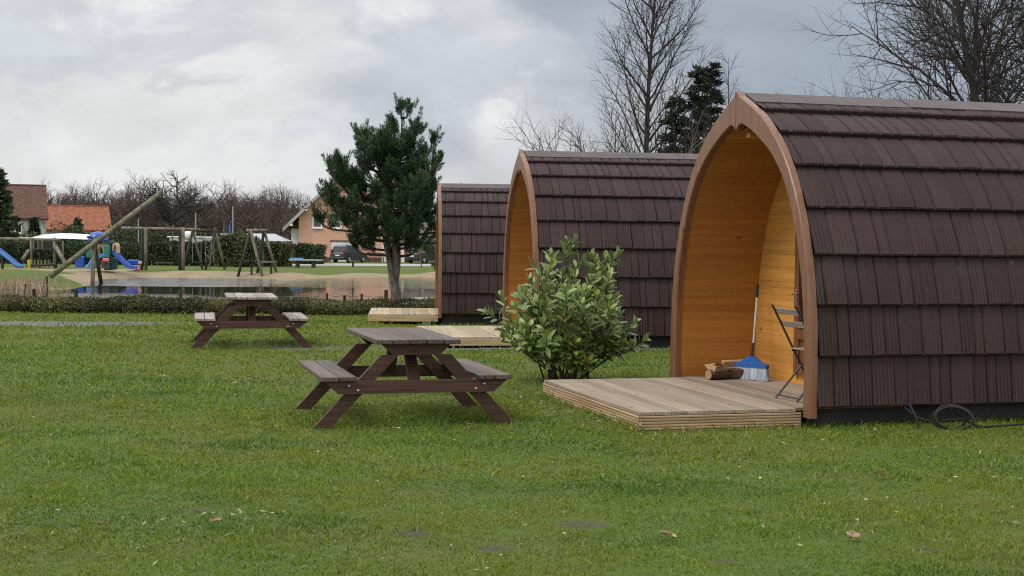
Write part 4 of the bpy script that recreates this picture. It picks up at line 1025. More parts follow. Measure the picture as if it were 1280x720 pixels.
for px in (37, 43.5, 48, 52, 56.5, 61): p = rel(T, px, 331, Y-1.2); MB().tube([(p.x, -1.2, -.1), (p.x, -1.2, p.z+.35)], .07 if px > 40 else .16, 6).build('stake', M_yel if px < 42 else M_logG, T)
a_ = rel(T, 33, 332.3, Y-1.2); b_ = rel(T, 70, 330.5, Y-1.2); MB().tube([a_, b_], .09, 8).build('low_rail', M_logD, T)
MB().tube([rel(T, -6, 298, Y), rel(T, 76, 300.5, Y)], .11, 8).build('beam', M_logG, T, True)
p = rel(T, 78.5, 301, Y); MB().tube([(p.x, 0, -.3), (p.x, 0, p.z)], .07, 8).build('post', M_log, T)
T = loc_thing('slide', 12, 93, 'blue slide coming in from the left edge of the photo', 'slide')
def sl2(m, off, w_, h_, nm):
    mb = MB(); P = catmull([rel(T, -22, 302, 93), rel(T, -4, 313, 93), rel(T, 12, 325, 93), rel(T, 22, 333, 93), rel(T, 28, 334.2, 93)], 5)
    for i in range(len(P)-1): mb.beam(P[i]+off, P[i+1]+off, w_, h_)
    mb.build(nm, m, T)
sl2(M_plasB, Vector((0, 0, 0)), .55, .10, 'chute'); sl2(M_plasL, Vector((0, -.3, .14)), .07, .14, 'rail'); sl2(M_plasL, Vector((0, .3, .14)), .07, .14, 'rail')
p = rel(T, 3, 316, 93); MB().tube([(p.x, 0, -.2), (p.x, 0, p.z)], .10, 8).build('post', M_logD, T)
p = rel(T, -22, 302, 93); MB().tube([(p.x, 0, -.2), (p.x, 0, p.z+.9)], .12, 8).build('post', M_logD, T)

# poles and flag
for px, py, Y, r_, lab in ((244.5, 266, 112, .07, 'plain pale pole behind the tyre swing'), (173, 273, 115, .06, 'short pale pole left of the tall swing frame'), (216, 281, 116, .06, 'thin dark pole between the double posts'), (280, 279, 116, .06, 'brown pole left of the flagpole')):
    b_ = base(px, Y); mb = MB(); mb.tube([(0, 0, -.2), (0, 0, hz(py, px, Y)-b_.z)], [r_, r_*.7], 8); o = mb.build('pole', M_galv if px in (244.5, 173) else M_log); o.location = b_; tag(o, lab, 'pole')
b_ = base(291, 114); T = thing('flagpole', b_, 'flagpole with a limp blue flag before the bare wood', 'flagpole'); top = hz(258, 291, 114)-b_.z
MB().tube([(0, 0, -.2), (0, 0, top)], [.07, .045], 8).build('pole', M_galv, T)
mb = MB(); rows = []; rr = random.Random(3); z1 = hz(270, 291, 114)-b_.z; z0 = hz(291, 291, 114)-b_.z
for j in range(8):
    f = j/7; z = z1+(z0-z1)*f; wd = .15+.40*min(1, f*2.2)*(1-.25*f)
    for i in range(7): rows.append((-.05-wd*i/6+.0, .10*math.sin(i*1.9+f*2), z-.5*(i/6)*(1-f)))
k = mb.pts(rows)
for j in range(7):
    for i in range(6): mb.face((k+j*7+i, k+j*7+i+1, k+(j+1)*7+i+1, k+(j+1)*7+i), .9 if i == 2 else .4)
mf, t, bb = newmat('flag cloth'); t.l.new(t.mix(t.sstep(t.attr('v'), .5, .8), (.02, .05, .13), (.22, .40, .58)), bb.inputs['Base Color']); mb.build('flag', mf, T, True)

# hedges, awnings, caravans
hedge('clipped_hedge', (wx(-60, 112), 112), (wx(176, 112), 112), 1.62, 1.4, 9000, .22, M_hedF, 'dark clipped hedge behind the climbing tower and playhouse', 61, bumps=.05)
hedge('clipped_hedge', (wx(178, 111), 111), (wx(272, 111), 111), 1.72, 1.4, 6000, .22, M_hedF, 'dark clipped hedge behind the tall swing frame', 62, bumps=.05)
hedge('overgrown_hedge', (wx(268, 109), 109), (wx(330, 109), 109), 1.9, 1.9, 6500, .22, M_hedO, 'tall rounded green hedge with archway behind the trestle', 63, bumps=.1, top=lambda s: .28*np.exp(-((s-1.6)/1.3)**2))
hedge('clipped_hedge', (wx(326, 112), 112), (wx(366, 112), 112), 1.7, 1.4, 3500, .22, M_hedO, 'olive clipped hedge left of the peach house', 64, bumps=.05)
hedge('clipped_hedge', (wx(366, 124), 124), (wx(406, 124), 124), 1.55, 1.6, 3500, .24, M_hedF, 'dark rounded hedge before the garage of the peach house', 65, bumps=.06)
M_awn = mat('white tarpaulin', (.62, .60, .58), .7, .1, 1)
M_cwhite = mat('caravan white', (.70, .70, .69), .4, .06, 1)
M_cgrey = mat('grey roof sheet', (.34, .36, .37), .6, .12, 1.5)
Y = 120; T = thing('tent_roof', base(60, Y), 'long white sagging tarpaulin roof above the dark hedge', 'awning')
mb = MB(); rows = []; NX = 40
zt = [(8, 291, 299), (22, 296, 299.5), (38, 297, 299.5), (55, 293, 298.5), (75, 291.5, 298), (95, 292, 298.5), (118, 293.5, 299.5)]
for i in range(NX+1):
    px = 8+110*i/NX; zu = hz(np.interp(px, [z[0] for z in zt], [z[1] for z in zt]), px, Y)-T.location.z; zl = hz(np.interp(px, [z[0] for z in zt], [z[2] for z in zt]), px, Y-2)-T.location.z
    x = wx(px, Y)-T.location.x
    for f in range(5): q = f/4; rows.append((x, -2+4*q, zl+(zu-zl)*(1-(2*q-1)**2)))
k = mb.pts(rows)
for i in range(NX):
    for f in range(4): mb.face((k+i*5+f, k+(i+1)*5+f, k+(i+1)*5+f+1, k+i*5+f+1))
mb.build('canopy', M_awn, T, True)
for px in (10, 38, 56, 88, 117): x = wx(px, Y)-T.location.x; MB().tube([(x, -1.9, -.2), (x, -1.9, hz(299, px, Y-2)-T.location.z)], .06, 6).build('pole', M_logD, T)
def caravan(px0, px1, py, Y, label, m, roof=None, seed=0):
    T = thing('caravan', base((px0+px1)/2, Y), label, 'caravan', 0, 'caravans behind the hedges'); L = wx(px1, Y)-wx(px0, Y); H = hz(py, (px0+px1)/2, Y)-T.location.z
    prof = [(-L/2, .4), (L/2, .4), (L/2*1.0, H*.62), (L/2*.95, H*.86), (L/2*.86, H*.97), (L*.3, H), (-L*.3, H), (-L/2*.88, H*.97), (-L/2*.97, H*.8)]
    MB().prism(prof, -1.1, 1.1, 'y').build('body', m, T)
    if roof: MB().box((0, 0, H+.05), (L*1.04, 2.5, .12), bev=.04).build('roof', roof, T)
    for i, f in enumerate((-.28, .05, .3)): MB().box((f*L, -1.105, H*.62), (L*.18, .03, H*.22), bev=.02).build('window', M_glass, T)
    for f in (-.12, .12): 
        for yy in (-.95, .95): MB().lathe([(.3, -.1), (.33, -.05), (.33, .05), (.3, .1)], 14, (f*L, yy, .32), M=Matrix.Rotation(R(90), 3, 'X')).build('wheel', M_black, T)
caravan(214, 252, 297, 122, 'white caravan with flat pale roof behind the double posts', M_cwhite, M_cwhite)
caravan(246, 286, 297.5, 124, 'white caravan behind the tyre swing and the hedge', M_cwhite, M_cwhite)
caravan(279, 306, 293.5, 128, 'grey topped caravan half hidden by the rounded hedge', M_cwhite, M_cgrey)
Y = 128; T = thing('mobile_home', base(328, Y), 'pale mobile home with grey sloping roof behind the trestle', 'mobile home'); x0 = wx(299, Y)-T.location.x; x1 = wx(356, Y)-T.location.x; ze = hz(301, 328, Y)-T.location.z; zr = hz(292, 328, Y+2)-T.location.z
MB().box(((x0+x1)/2, 2, ze/2), (x1-x0-.3, 4, ze)).build('body', M_cwhite, T)
k_ = MB(); k_.hexa([(x0, -.3, ze), (x1, -.3, ze), (x1, 4.3, ze), (x0, 4.3, ze), (x0+.4, 1.9, zr), (x1-1.3, 1.9, zr), (x1-1.3, 2.1, zr), (x0+.4, 2.1, zr)]).build('roof', M_cgrey, T)
for f in (.25, .5, .7, .86): MB().box((x0+(x1-x0)*f, -.005, ze*.72), (.7, .03, .5)).build('window', M_glass, T)
b_ = base(236, 118); T = thing('satellite_dish', b_, 'white round dish on a mast above the caravans', 'satellite dish'); z_ = hz(294, 236, 118)-b_.z
MB().tube([(0, 0, -.2), (0, 0, z_)], .05, 6).build('mast', M_galv, T); MB().lathe([(.02, .14), (.22, .09), (.40, .0), (.42, .02), (.22, .12), (.02, .17)], 16, (0, -.1, z_), M=Matrix.Rotation(R(90), 3, 'X')).build('dish', M_cwhite, T, True)

# ---------------------------------------------------------------- houses
M_peach = mat('peach render', (.60, .34, .24), .9, .08, 1.2, bump=.15)
M_wallW = mat('white render', (.66, .67, .68), .9, .08, 1.5)
M_wallG = mat('grey white stone wall', (.32, .32, .31), .9, .45, 2.2, bump=.4, c2=(.58, .58, .57))
M_barge = mat('pale weathered barge board', (.34, .32, .30), .7, .15, 2)
M_soff = mat('dark soffit timber', (.10, .085, .075), .8, .2, 2)
M_tileB = mat('dark brown clay tiles', (.075, .036, .026), .9, .3, 2.5, (1, 1, 3), .4, c2=(.135, .062, .042))
M_tileO = mat('orange clay tiles', (.20, .062, .030), .85, .25, 2.0, (1, 1, 3), .4, c2=(.31, .105, .050))
M_tileD = mat('grey brown roof tiles', (.10, .075, .065), .9, .25, 2, (1, 1, 3), .4)
M_base = mat('dark red plinth', (.10, .058, .048), .9, .2, 3)
def window(T, x, z, w_, h_, y, fr=.13, my='y'):
    mb = MB()
    for sx in (-1, 1): mb.box((x+sx*(w_/2-fr/2), y, z), (fr, .10, h_))
    for sz in (-1, 1): mb.box((x, y+.002, z+sz*(h_/2-fr/2)), (w_-2*fr, .10, fr))
    f = mb.build('window', M_white, T); MB().box((x, y+.03, z), (w_-2*fr, .03, h_-2*fr)).build('pane', M_glass, f); MB().box((x, y-.06, z-h_/2-.05), (w_+.16, .16, .08)).build('sill', M_white, f)
    return f
Y = 142; S = 1720/Y
def X(px): return wx(px, Y)
T = thing('peach_house', Vector((X(432), Y, LZ)), 'peach gabled house with white garage door behind the pond', 'house'); o_ = T.location
def hx(px): return X(px)-o_.x
def hh_(py, px=432): return hz(py, px, Y)-o_.z
xl, xr = hx(373.5), hx(503); ze = hh_(292); slope = (hh_(237, 405)-hh_(287, 353))/(hx(405)-hx(353)); xm = (hx(355)+hx(509))/2; zt_ = hh_(286, 355)+slope*(xm-hx(355))
zl_ = hh_(286, 355)+slope*(xl-hx(355))-.25
MB().prism([(xl, 0), (xr, 0), (xr, zl_), (xm, zt_-.25), (xl, zl_)], 0, 12, 'y').build('wall', M_peach, T)
MB().box((hx(368), 2.0, hh_(292)/2+.3), (hx(374)-hx(362.5), 2.2, hh_(284, 365)-.3)).build('white_annex', M_wallW, T)
for s_ in (-1, 1):
    xe = hx(355) if s_ < 0 else 2*xm-hx(355); ze_ = hh_(286, 355)
    mb = MB(); mb.hexa([(xe, -.75, ze_-.12), (xm, -.75, zt_-.12), (xm, 12.5, zt_-.12), (xe, 12.5, ze_-.12), (xe, -.75, ze_+.10), (xm, -.75, zt_+.10), (xm, 12.5, zt_+.10), (xe, 12.5, ze_+.10)][::1] if s_ < 0 else
                       [(xm, -.75, zt_-.12), (xe, -.75, ze_-.12), (xe, 12.5, ze_-.12), (xm, 12.5, zt_-.12), (xm, -.75, zt_+.10), (xe, -.75, ze_+.10), (xe, 12.5, ze_+.10), (xm, 12.5, zt_+.10)]); mb.build('roof', M_tileD, T)
    mb = MB(); mb.hexa([(min(xe, xm), -.80, (ze_ if s_ < 0 else zt_)-.30), (max(xe, xm), -.80, (zt_ if s_ < 0 else ze_)-.30), (max(xe, xm), -.76, (zt_ if s_ < 0 else ze_)-.30), (min(xe, xm), -.76, (ze_ if s_ < 0 else zt_)-.30), (min(xe, xm), -.80, (ze_ if s_ < 0 else zt_)+.12), (max(xe, xm), -.80, (zt_ if s_ < 0 else ze_)+.12), (max(xe, xm), -.76, (zt_ if s_ < 0 else ze_)+.12), (min(xe, xm), -.76, (ze_ if s_ < 0 else zt_)+.12)]); mb.build('barge_board', M_barge, T)
for px, py in ((383.5, 262), (365, 281)): MB().box((hx(px), -.4, hh_(py, px)), (.22, .8, .25)).build('purlin_end', M_white, T)
MB().box((hx(370), 6, hh_(268, 370)), (.5, .5, 1.3)).build('chimney', M_tileO, T)
window(T, hx(396.5), hh_(277, 396), 1.0, 1.32, -.04); window(T, hx(420), hh_(281, 420), 1.15, .75, -.04)
MB().box((hx(428.5), -.03, (hh_(302, 428)+0)/2), (hx(443)-hx(415), .10, hh_(302, 428))).build('garage_door', M_wallW, T)
MB().box((hx(428.5), -.06, hh_(301.3, 428)), (hx(445)-hx(414), .16, .14)).build('lintel', M_base, T)
for a_, b2 in ((373.5, 414.5), (443.5, 479)): MB().box(((hx(a_)+hx(b2))/2, -.03, .2), (hx(b2)-hx(a_), .08, .5)).build('plinth', M_base, T)
MB().box((hx(482), -.04, hh_(306, 482)/2), (.75, .10, hh_(306, 482))).build('door', M_wallW, T)
# low wing at the right
MB().box(((hx(503)+hx(600))/2, 4, hh_(302, 550)/2), (hx(600)-hx(503), 8, hh_(302, 550))).build('wing_wall', M_peach, T)
MB().hexa([(hx(494), -2.2, hh_(301, 550)), (hx(604), -2.2, hh_(301, 550)), (hx(604), 9, hh_(301, 550)), (hx(494), 9, hh_(301, 550)), (hx(500), 3.3, hh_(270, 550)), (hx(600), 3.3, hh_(270, 550)), (hx(600), 3.6, hh_(270, 550)), (hx(500), 3.6, hh_(270, 550))]).build('wing_roof', M_tileD, T)
MB().box(((hx(496)+hx(604))/2, -2.25, hh_(301.6, 550)), (hx(604)-hx(496), .10, .26)).build('eaves_board', M_soff, T)
for px in (505.5, 530, 560): MB().box((hx(px), -2.0, hh_(301, px)/2), (.25, .25, hh_(301, px))).build('porch_post', M_wallW, T)
window(T, hx(518.5), hh_(313, 518), .85, 1.35, -.05); window(T, hx(545), hh_(312, 545), 1.2, 1.0, -.05)
MB().box((hx(510.5), -.03, hh_(306, 510)/2), (.6, .08, hh_(306, 510))).build('door', M_glass, T)
# garden bench at the facade
T = thing('garden_bench', base(470, 139.5, LZ), 'brown garden bench against the peach house wall', 'bench')
MB().box((0, 0, .45), (1.7, .5, .06)).build('seat', M_base, T); MB().box((0, .25, .75), (1.7, .05, .35)).build('backrest', M_base, T)
for sx in (-.75, .75): MB().box((sx, 0, .22), (.07, .5, .44)).build('leg', M_logD, T)

def gable_house(name, px0, px1, Y, ridge_y, eave_y, depth, mw, mr, label, gr_px, gable_in=0):
    T = thing(name, Vector((wx((px0+px1)/2, Y), Y, LZ)), label, 'house', R(19)); o_ = T.location
    x0 = wx(px0, Y)-o_.x; x1 = wx(px1, Y)-o_.x; ze = hz(eave_y, px1, Y)-o_.z; zr = hz(ridge_y, gr_px, Y+depth/2)-o_.z; xr = x1-.25
    MB().prism([(.0, 0), (depth, 0), (depth, ze), (depth/2, zr-.3), (0, ze)], x0+.3, x1-.3, 'x').build('wall', mw, T)
    for s_ in (0, 1):
        ya = -.5 if s_ == 0 else depth+.5; a_ = [(x0, ya, ze-.25), (x1, ya, ze-.25), (xr, depth/2, zr), (x0, depth/2, zr)]
        mb = MB(); up = Vector((0, 0, .18)); mb.hexa([Vector(q) for q in a_]+[Vector(q)+up for q in a_]) if s_ == 0 else mb.hexa([Vector(q) for q in (a_[1], a_[0], a_[3], a_[2])]+[Vector(q)+up for q in (a_[1], a_[0], a_[3], a_[2])])
        mb.build('roof', mr, T)
    MB().tube([(x0, depth/2, zr+.16), (xr, depth/2, zr+.16)], .14, 6).build('ridge_tiles', mr, T)
    return T, x0, x1, ze, zr
T, x0, x1, ze, zr = gable_house('barn_house', -60, 57.5, 172, 233, 272, 9, M_wallG, M_tileB, 'white walled house with steep dark brown tiled roof', 52)
window(T, x1-3.6, ze-1.4, .9, 1.1, -.05); window(T, x1-1.6, ze-1.4, .7, 1.0, -.05)
MB().box((x1-.6, .06, ze/2), (.6, .10, ze)).build('corner_wall', M_wallW, T)
T, x0, x1, ze, zr = gable_house('low_house', 56, 138.5, 185, 259.5, 287, 9, M_wallW, M_tileO, 'low house with bright orange tiled roof', 132)
for f in (.1, .32, .55): window(T, x0+(x1-x0)*f, ze-1.3, .9, 1.0, -.05)
MB().tube([(x0+2.2, 3, zr-1), (x0+2.2, 3, zr+1.6)], .05, 5).build('aerial', M_galv, T)

# ---------------------------------------------------------------- cars
M_carD = mat('dark grey car paint', (.022, .024, .028), .25, .05, 1, coat=.6)
M_carB = mat('black car paint', (.010, .010, .012), .25, .05, 1, coat=.6)
M_red = mat('red lamp glass', (.30, .012, .012), .25, .05, 1)
def car(px, Y, rz, label, m, H=1.62, L=4.1, W=1.72):
    b_ = base(px, Y, LZ+.02); T = thing('parked_car', b_, label, 'car', rz)
    low = [(-L/2, .32), (-L/2+.02, .85), (-L/2+.10, .98), (L*.20, .98), (L/2-.25, .82), (L/2-.02, .66), (L/2, .34), (L*.42, .26), (-L*.44, .26)]
    cab = [(-L/2+.08, .96, .98), (-L/2+.32, H-.10, .80), (-L/2+.55, H, .76), (L*.02, H, .76), (L*.12, H-.06, .78), (L*.30, .93, .96)]
    mb = MB(); mb.prism(low, -W/2, W/2, 'y')
    n = len(cab); k = mb.pts([(x, -W/2*s, z) for x, z, s in cab]+[(x, W/2*s, z) for x, z, s in cab])
    for i in range(n-1): mb.face((k+i, k+n+i, k+n+i+1, k+i+1))
    mb.face([k+i for i in range(n)]); mb.face([k+n+i for i in range(n)][::-1]); mb.build('body', m, T)
    g = MB(); x0_, z0_, s0 = cab[0]; x1_, z1_, s1 = cab[1]; lerp = lambda a, b, f: a+(b-a)*f
    def q(f, s): return (lerp(x0_, x1_, f)-.012, s*W/2*lerp(s0, s1, f), lerp(z0_, z1_, f)+.004)
    k = g.pts([q(.14, .86), q(.14, -.86), q(.93, -.86), q(.93, .86)]); g.face((k, k+1, k+2, k+3)); g.build('rear_window', M_glass, T)
    g = MB(); a_, c_ = cab[4], cab[5]; k = g.pts([(lerp(c_[0], a_[0], f)+.012, s*W/2*.86*lerp(c_[2], a_[2], f), lerp(c_[1], a_[1], f)+.006) for f, s in ((.08, -1), (.08, 1), (.95, 1), (.95, -1))]); g.face((k, k+1, k+2, k+3)); g.build('windscreen', M_glass, T)
    for s_ in (-1, 1):
        for xa, xb in ((-L/2+.55, -L*.16), (-L*.14, L*.10)):
            g = MB(); k = g.pts([(xa, s_*(W/2*.965+.004), 1.02), (xb, s_*(W/2*.965+.004), 1.02), (xb-.05, s_*(W/2*.80+.004), H-.14), (xa+.1, s_*(W/2*.80+.004), H-.14)]); g.face((k, k+1, k+2, k+3)); g.build('side_window', M_glass, T)
        for x_ in (-L*.30, L*.30):
            MR = Matrix.Rotation(R(90), 3, 'X'); wh = MB(); wh.lathe([(.22, -.1), (.31, -.1), (.325, -.05), (.325, .05), (.31, .1), (.22, .1)], 18, (x_, s_*(W/2-.085), .325), M=MR); wo = wh.build('wheel', M_black, T)
            MB().lathe([(.02, -.02), (.20, -.03), (.215, 0), (.20, .03), (.02, .02)], 14, (x_, s_*(W/2-.005), .325), M=MR).build('rim', M_galv, wo)
        MB().box((-L/2+.0, s_*(W/2-.14), .92 if H < 1.55 else 1.05), (.10, .16, .22 if H < 1.55 else .5), bev=.03).build('taillight', M_red, T)
    MB().box((-L/2-.012, 0, .70), (.02, .52, .11)).build('number_plate', M_white, T)
    MB().box((-L/2-.02, 0, .42), (.10, W*.94, .22), bev=.04).build('bumper', m, T)
    return T
car(436.5, 134, R(62), 'dark grey car seen from behind before the garage door', M_carD, 1.68, 3.9)
car(531, 135, R(58), 'black car seen from behind at the house wing', M_carB, 1.45, 4.2)

# young trees on the far lawn
yt = [dict(n=6, wig=.06, up=.1, tip=.3), dict(k=7, f0=.5, f1=1, L=1.7, r=.045, ang=(35, 60), n=5, wig=.14, up=.10, tip=.25), dict(k=(4, 6), f0=.2, f1=1, L=.8, r=.02, ang=(30, 60), n=3, wig=.15, up=.05, tip=.4)]
bare_tree('young_tree', base(441.5, 113), 'small bare young tree on the far lawn before the grey car', 'tree', 71, yt, 2.5, .10)
T = bare_tree('young_tree', base(527.5, 114), 'thin pale staked young tree before the black car', 'tree', 72, [dict(n=6, wig=.05, up=.1, tip=.3), dict(k=5, f0=.6, f1=1, L=.9, r=.03, ang=(30, 55), n=4, wig=.14, up=.10, tip=.25)], 2.3, .06, mt=M_log)

# ---------------------------------------------------------------- trees and shrubs of the far side
spruce('conifer', base(-2, 118), 8.1, 2.0, 'green conifer at the left edge of the photo', 'tree', 81, M_thu, lw=(.5, .2), p=.75, leafs=1.1)
spruce('conifer', base(97, 160), 4.4, .8, 'narrow dark conifer before the orange roof', 'tree', 82, M_thu, lw=(.5, .22))
spruce('conifer', base(43, 150), 4.4, .7, 'slim dark conifer against the white house wall', 'tree', 83, M_spr, lw=(.5, .2))
def shrub(name, px, Y, w_, h_, label, seed, m, n=900, L=.3, cat='shrub'):
    rr = np.random.default_rng(seed); T = thing(name, base(px, Y), label, cat)
    k = 7; cs = np.c_[rr.normal(0, w_*.25, k), rr.normal(0, w_*.2, k), rr.uniform(.35, .75, k)*h_]; rs = rr.uniform(.22, .36, k)*min(w_, h_*1.2)
    i = rr.integers(0, k, n); d_ = rand_dirs(n, rr); C = cs[i]+d_*(rs[i]*rr.uniform(.55, 1.1, n))[:, None]; C[:, 2] = np.clip(C[:, 2], .05, h_)
    V, Fq = leaf_quads(C, d_+rand_dirs(n, rr)*.7, rand_dirs(n, rr), L*rr.uniform(.6, 1.3, n), L*.5); mesh_obj('foliage', V, Fq, m, T, rr.random(n))
    mb = MB()
    for c_ in cs: mb.tube([(c_[0]*.2, c_[1]*.2, -.1), tuple(c_*.9)], [.07, .03], 5, cap=False)
    mb.build('stems', M_barkD, T); return T
shrub('shrub', 40, 140, 2.6, 2.8, 'olive round shrub before the white walled house', 84, M_hedO)
shrub('shrub', 78, 150, 3.0, 3.6, 'dark shrub left of the narrow conifer', 85, M_hedF)
shrub('shrub', 88, 156, 3.0, 4.0, 'green shrub touching the narrow conifer', 86, M_thu)
shrub('shrub', 116, 158, 3.4, 2.9, 'low dark shrub before the right end of the orange roof', 87, M_hedF)
for i, (px, Y, w_, h_, lab) in enumerate(((148, 135, 3.5, 3.0, 'evergreen shrub right above the blue dome'), (160, 140, 3.8, 3.6, 'evergreen shrub left of the tall swing frame'), (172, 142, 3.6, 3.9, 'evergreen shrub behind the double posts'), (190, 140, 3.8, 3.5, 'broad evergreen shrub inside the tall swing frame'), (206, 142, 3.2, 3.2, 'evergreen shrub left of the white caravans'))):
    shrub('evergreen_shrub', px, Y, w_, h_, lab, 90+i, (M_hedF, M_thu, M_spr)[i % 3], 1100)
shrub('evergreen_shrub', 298, 140, 2.5, 3.9, 'dark evergreen behind the flagpole', 97, M_spr)
# the bare wood
wood_spec = [dict(n=7, wig=.06, up=.05, tip=.2), dict(k=13, f0=.25, f1=.98, L=5.0, r=.13, ang=(25, 60), fall=.45, n=6, wig=.12, up=.06, tip=.25), dict(k=(8, 11), f0=.15, f1=1, L=2.2, r=.06, ang=(25, 60), fall=.3, n=4, wig=.16, up=.05, tip=.4), dict(k=(3, 5), f0=.2, f1=1, L=1.0, r=.038, ang=(25, 60), n=2, wig=.2, up=.04, tip=.6)]
proto = []
for i in range(4):
    H = (8.6, 9.2, 8.0, 9.6)[i]
    proto.append(bare_tree('bare_tree', (0, 0, 0), None, 'tree', 100+i, wood_spec, H, .24, 'bare trees of the wood behind the caravans', mt=M_barkD, mw=M_twigF))
rr = random.Random(9); k = 0
for row, (Y0, n, s0) in enumerate(((196, 17, .84), (214, 17, .92), (236, 18, 1.02))):
    for j in range(n):
        px = 58+(400-58)*(j+.5+rr.uniform(-.35, .35))/n+(9 if row == 1 else 0); Y = Y0+rr.uniform(-6, 6); o = proto[k % 4] if k < 4 else copy_tree(proto[rr.randrange(4)]); k += 1
        o.location = base(px, Y); o.rotation_euler.z = rr.uniform(0, 6.28); q = s0*rr.uniform(.82, 1.10); o.scale = (q*rr.uniform(.95, 1.2),)*2+(q,)
        o['label'] = 'bare brown tree in the wood behind the caravans and hedges'
oak = [dict(n=6, wig=.07, up=.05, tip=.45), dict(k=13, f0=.30, f1=1.0, L=7.2, r=.30, ang=(35, 78), fall=.25, n=8, wig=.13, up=.05, tip=.2), dict(k=(9, 12), f0=.15, f1=1, L=3.2, r=.11, ang=(30, 65), fall=.3, n=5, wig=.18, up=.05, tip=.3), dict(k=(6, 8), f0=.15, f1=1, L=1.5, r=.05, ang=(30, 60), n=3, wig=.2, up=.04, tip=.5)]
bare_tree('oak_tree', base(214, 172), 'broad bare oak rising highest above the wood', 'tree', 120, oak, 6.6, .46, mt=M_barkD, mw=M_twig)
# undergrowth of the wood
rr = np.random.default_rng(12); n = 26000
x = rr.uniform(wx(40, 230), wx(420, 230), n); y = rr.uniform(192, 244, n); h_ = rr.gamma(6, .95, n); z = LZ+rr.random(n)*np.minimum(h_, 8.2)
V, Fq = leaf_quads(np.c_[x, y, z], rr.normal(size=(n, 3))*np.array([.6, .6, 1]), rand_dirs(n, rr), rr.uniform(.7, 2.0, n), rr.uniform(.05, .13, n))
tag(mesh_obj('undergrowth', V, Fq, M_twigF, None, rr.random(n)), 'brown mass of bare twigs filling the wood', 'undergrowth', kind='stuff')
n = 9000; x = rr.uniform(wx(-500, 262), wx(430, 262), n); y = rr.uniform(250, 275, n); z = LZ+rr.random(n)*7.5
V, Fq = leaf_quads(np.c_[x, y, z], rr.normal(size=(n, 3)), rand_dirs(n, rr), rr.uniform(1.5, 3.5, n), rr.uniform(.7, 1.6, n))
tag(mesh_obj('woods', V, Fq, M_twigF, None, rr.random(n)), 'far brown wood closing the view behind the bare trees', 'woods', kind='stuff')

# ---------------------------------------------------------------- pond edge: mesh fence, posts and rope, reeds, jetty bits
Y = 37.5; T = thing('mesh_fence', Vector((wx(100, Y), Y, gz(wx(100, Y), Y))), 'low dark wire mesh fence between hedge and pond', 'fence')
xa, xb = wx(-12, Y)-T.location.x, wx(232, Y)-T.location.x; zt2 = hz(363, 100, Y)-T.location.z
mb = MB(); nx_ = 96
for i in range(nx_+1): x = xa+(xb-xa)*i/nx_; mb.beam((x, 0, -.05), (x, 0, zt2), .004, .004)
for j in range(5): z = .05+(zt2-.05)*j/4; mb.beam((xa, .004, z), (xb, .004, z), .005, .005)
mb.build('wire_mesh', mat('dark coated wire', (.03, .035, .035), .5, .1, 3), T)
for px in (-8, 43, 95.5, 226): x = wx(px, Y)-T.location.x; MB().tube([(x, -.04, -.3), (x, -.04, zt2+.03)], .05, 7).build('post', M_logD, T)
Y = 39; T = thing('rope_fence', Vector((wx(446, Y), Y, gz(wx(446, Y), Y))), 'row of short dark posts joined by a rope beside the pine', 'fence')
for px, py, w_ in ((409, 366.5, 3.2), (431, 369, 3.6), (452.5, 367, 3), (483, 362.5, 4.5), (491.5, 362, 5)):
    x = wx(px, Y)-T.location.x; MB().tube([(x, 0, -.5), (x, 0, hz(py, px, Y)-T.location.z)], w_/2/1720*Y, 8).build('post', M_logD, T)
z1 = hz(369.5, 446, Y)-T.location.z; P = [Vector((wx(px, Y)-T.location.x, 0, z1-.03*(i % 2))) for i, px in enumerate((380, 395, 409, 420, 431, 442, 452, 467, 483))]; MB().tube(P, .008, 4).build('rope', M_log, T)
for px, lab, h_, lean in ((23, 'thin leaning stake left of the mesh fence post', 1.0, .25), (58.5, 'thin upright dark stake standing in the pond shallows', 1.25, .0), (40, 'crooked stake above the dark stump in the shallows', .95, .16)):
    Y = 46; b_ = Vector((wx(px, Y), Y, WZ)); o = MB().tube([(0, 0, -.2), (lean, 0, h_)], [.05, .035], 6).build('stake', M_logD); o.location = b_; tag(o, lab, 'stake')
# reeds
rr = np.random.default_rng(21); n = 2600; pts = []
for px, Y, k, w_ in ((2, 47, 350, 1.2), (8, 42, 250, .7), (12, 60, 350, .8), (38, 66, 200, .4), (-4, 52, 650, 1.5)):
    pts.append(np.c_[wx(px, Y)+rr.normal(0, w_, k), Y+rr.normal(0, 1.4, k)])
pts = np.concatenate(pts); n = len(pts); C = np.c_[pts, hgt(pts[:, 0], pts[:, 1])]; V, Fq = leaf_quads(C, np.c_[rr.normal(0, .22, (n, 2)), np.ones(n)], rand_dirs(n, rr), rr.uniform(.25, .85, n), rr.uniform(.018, .04, n))
tag(mesh_obj('reeds', V, Fq, mat('dry reeds', (.30, .22, .15), .9, .25, 2), None, rr.random(n)), 'dry tan reeds at the left end of the pond', 'reeds', kind='stuff')
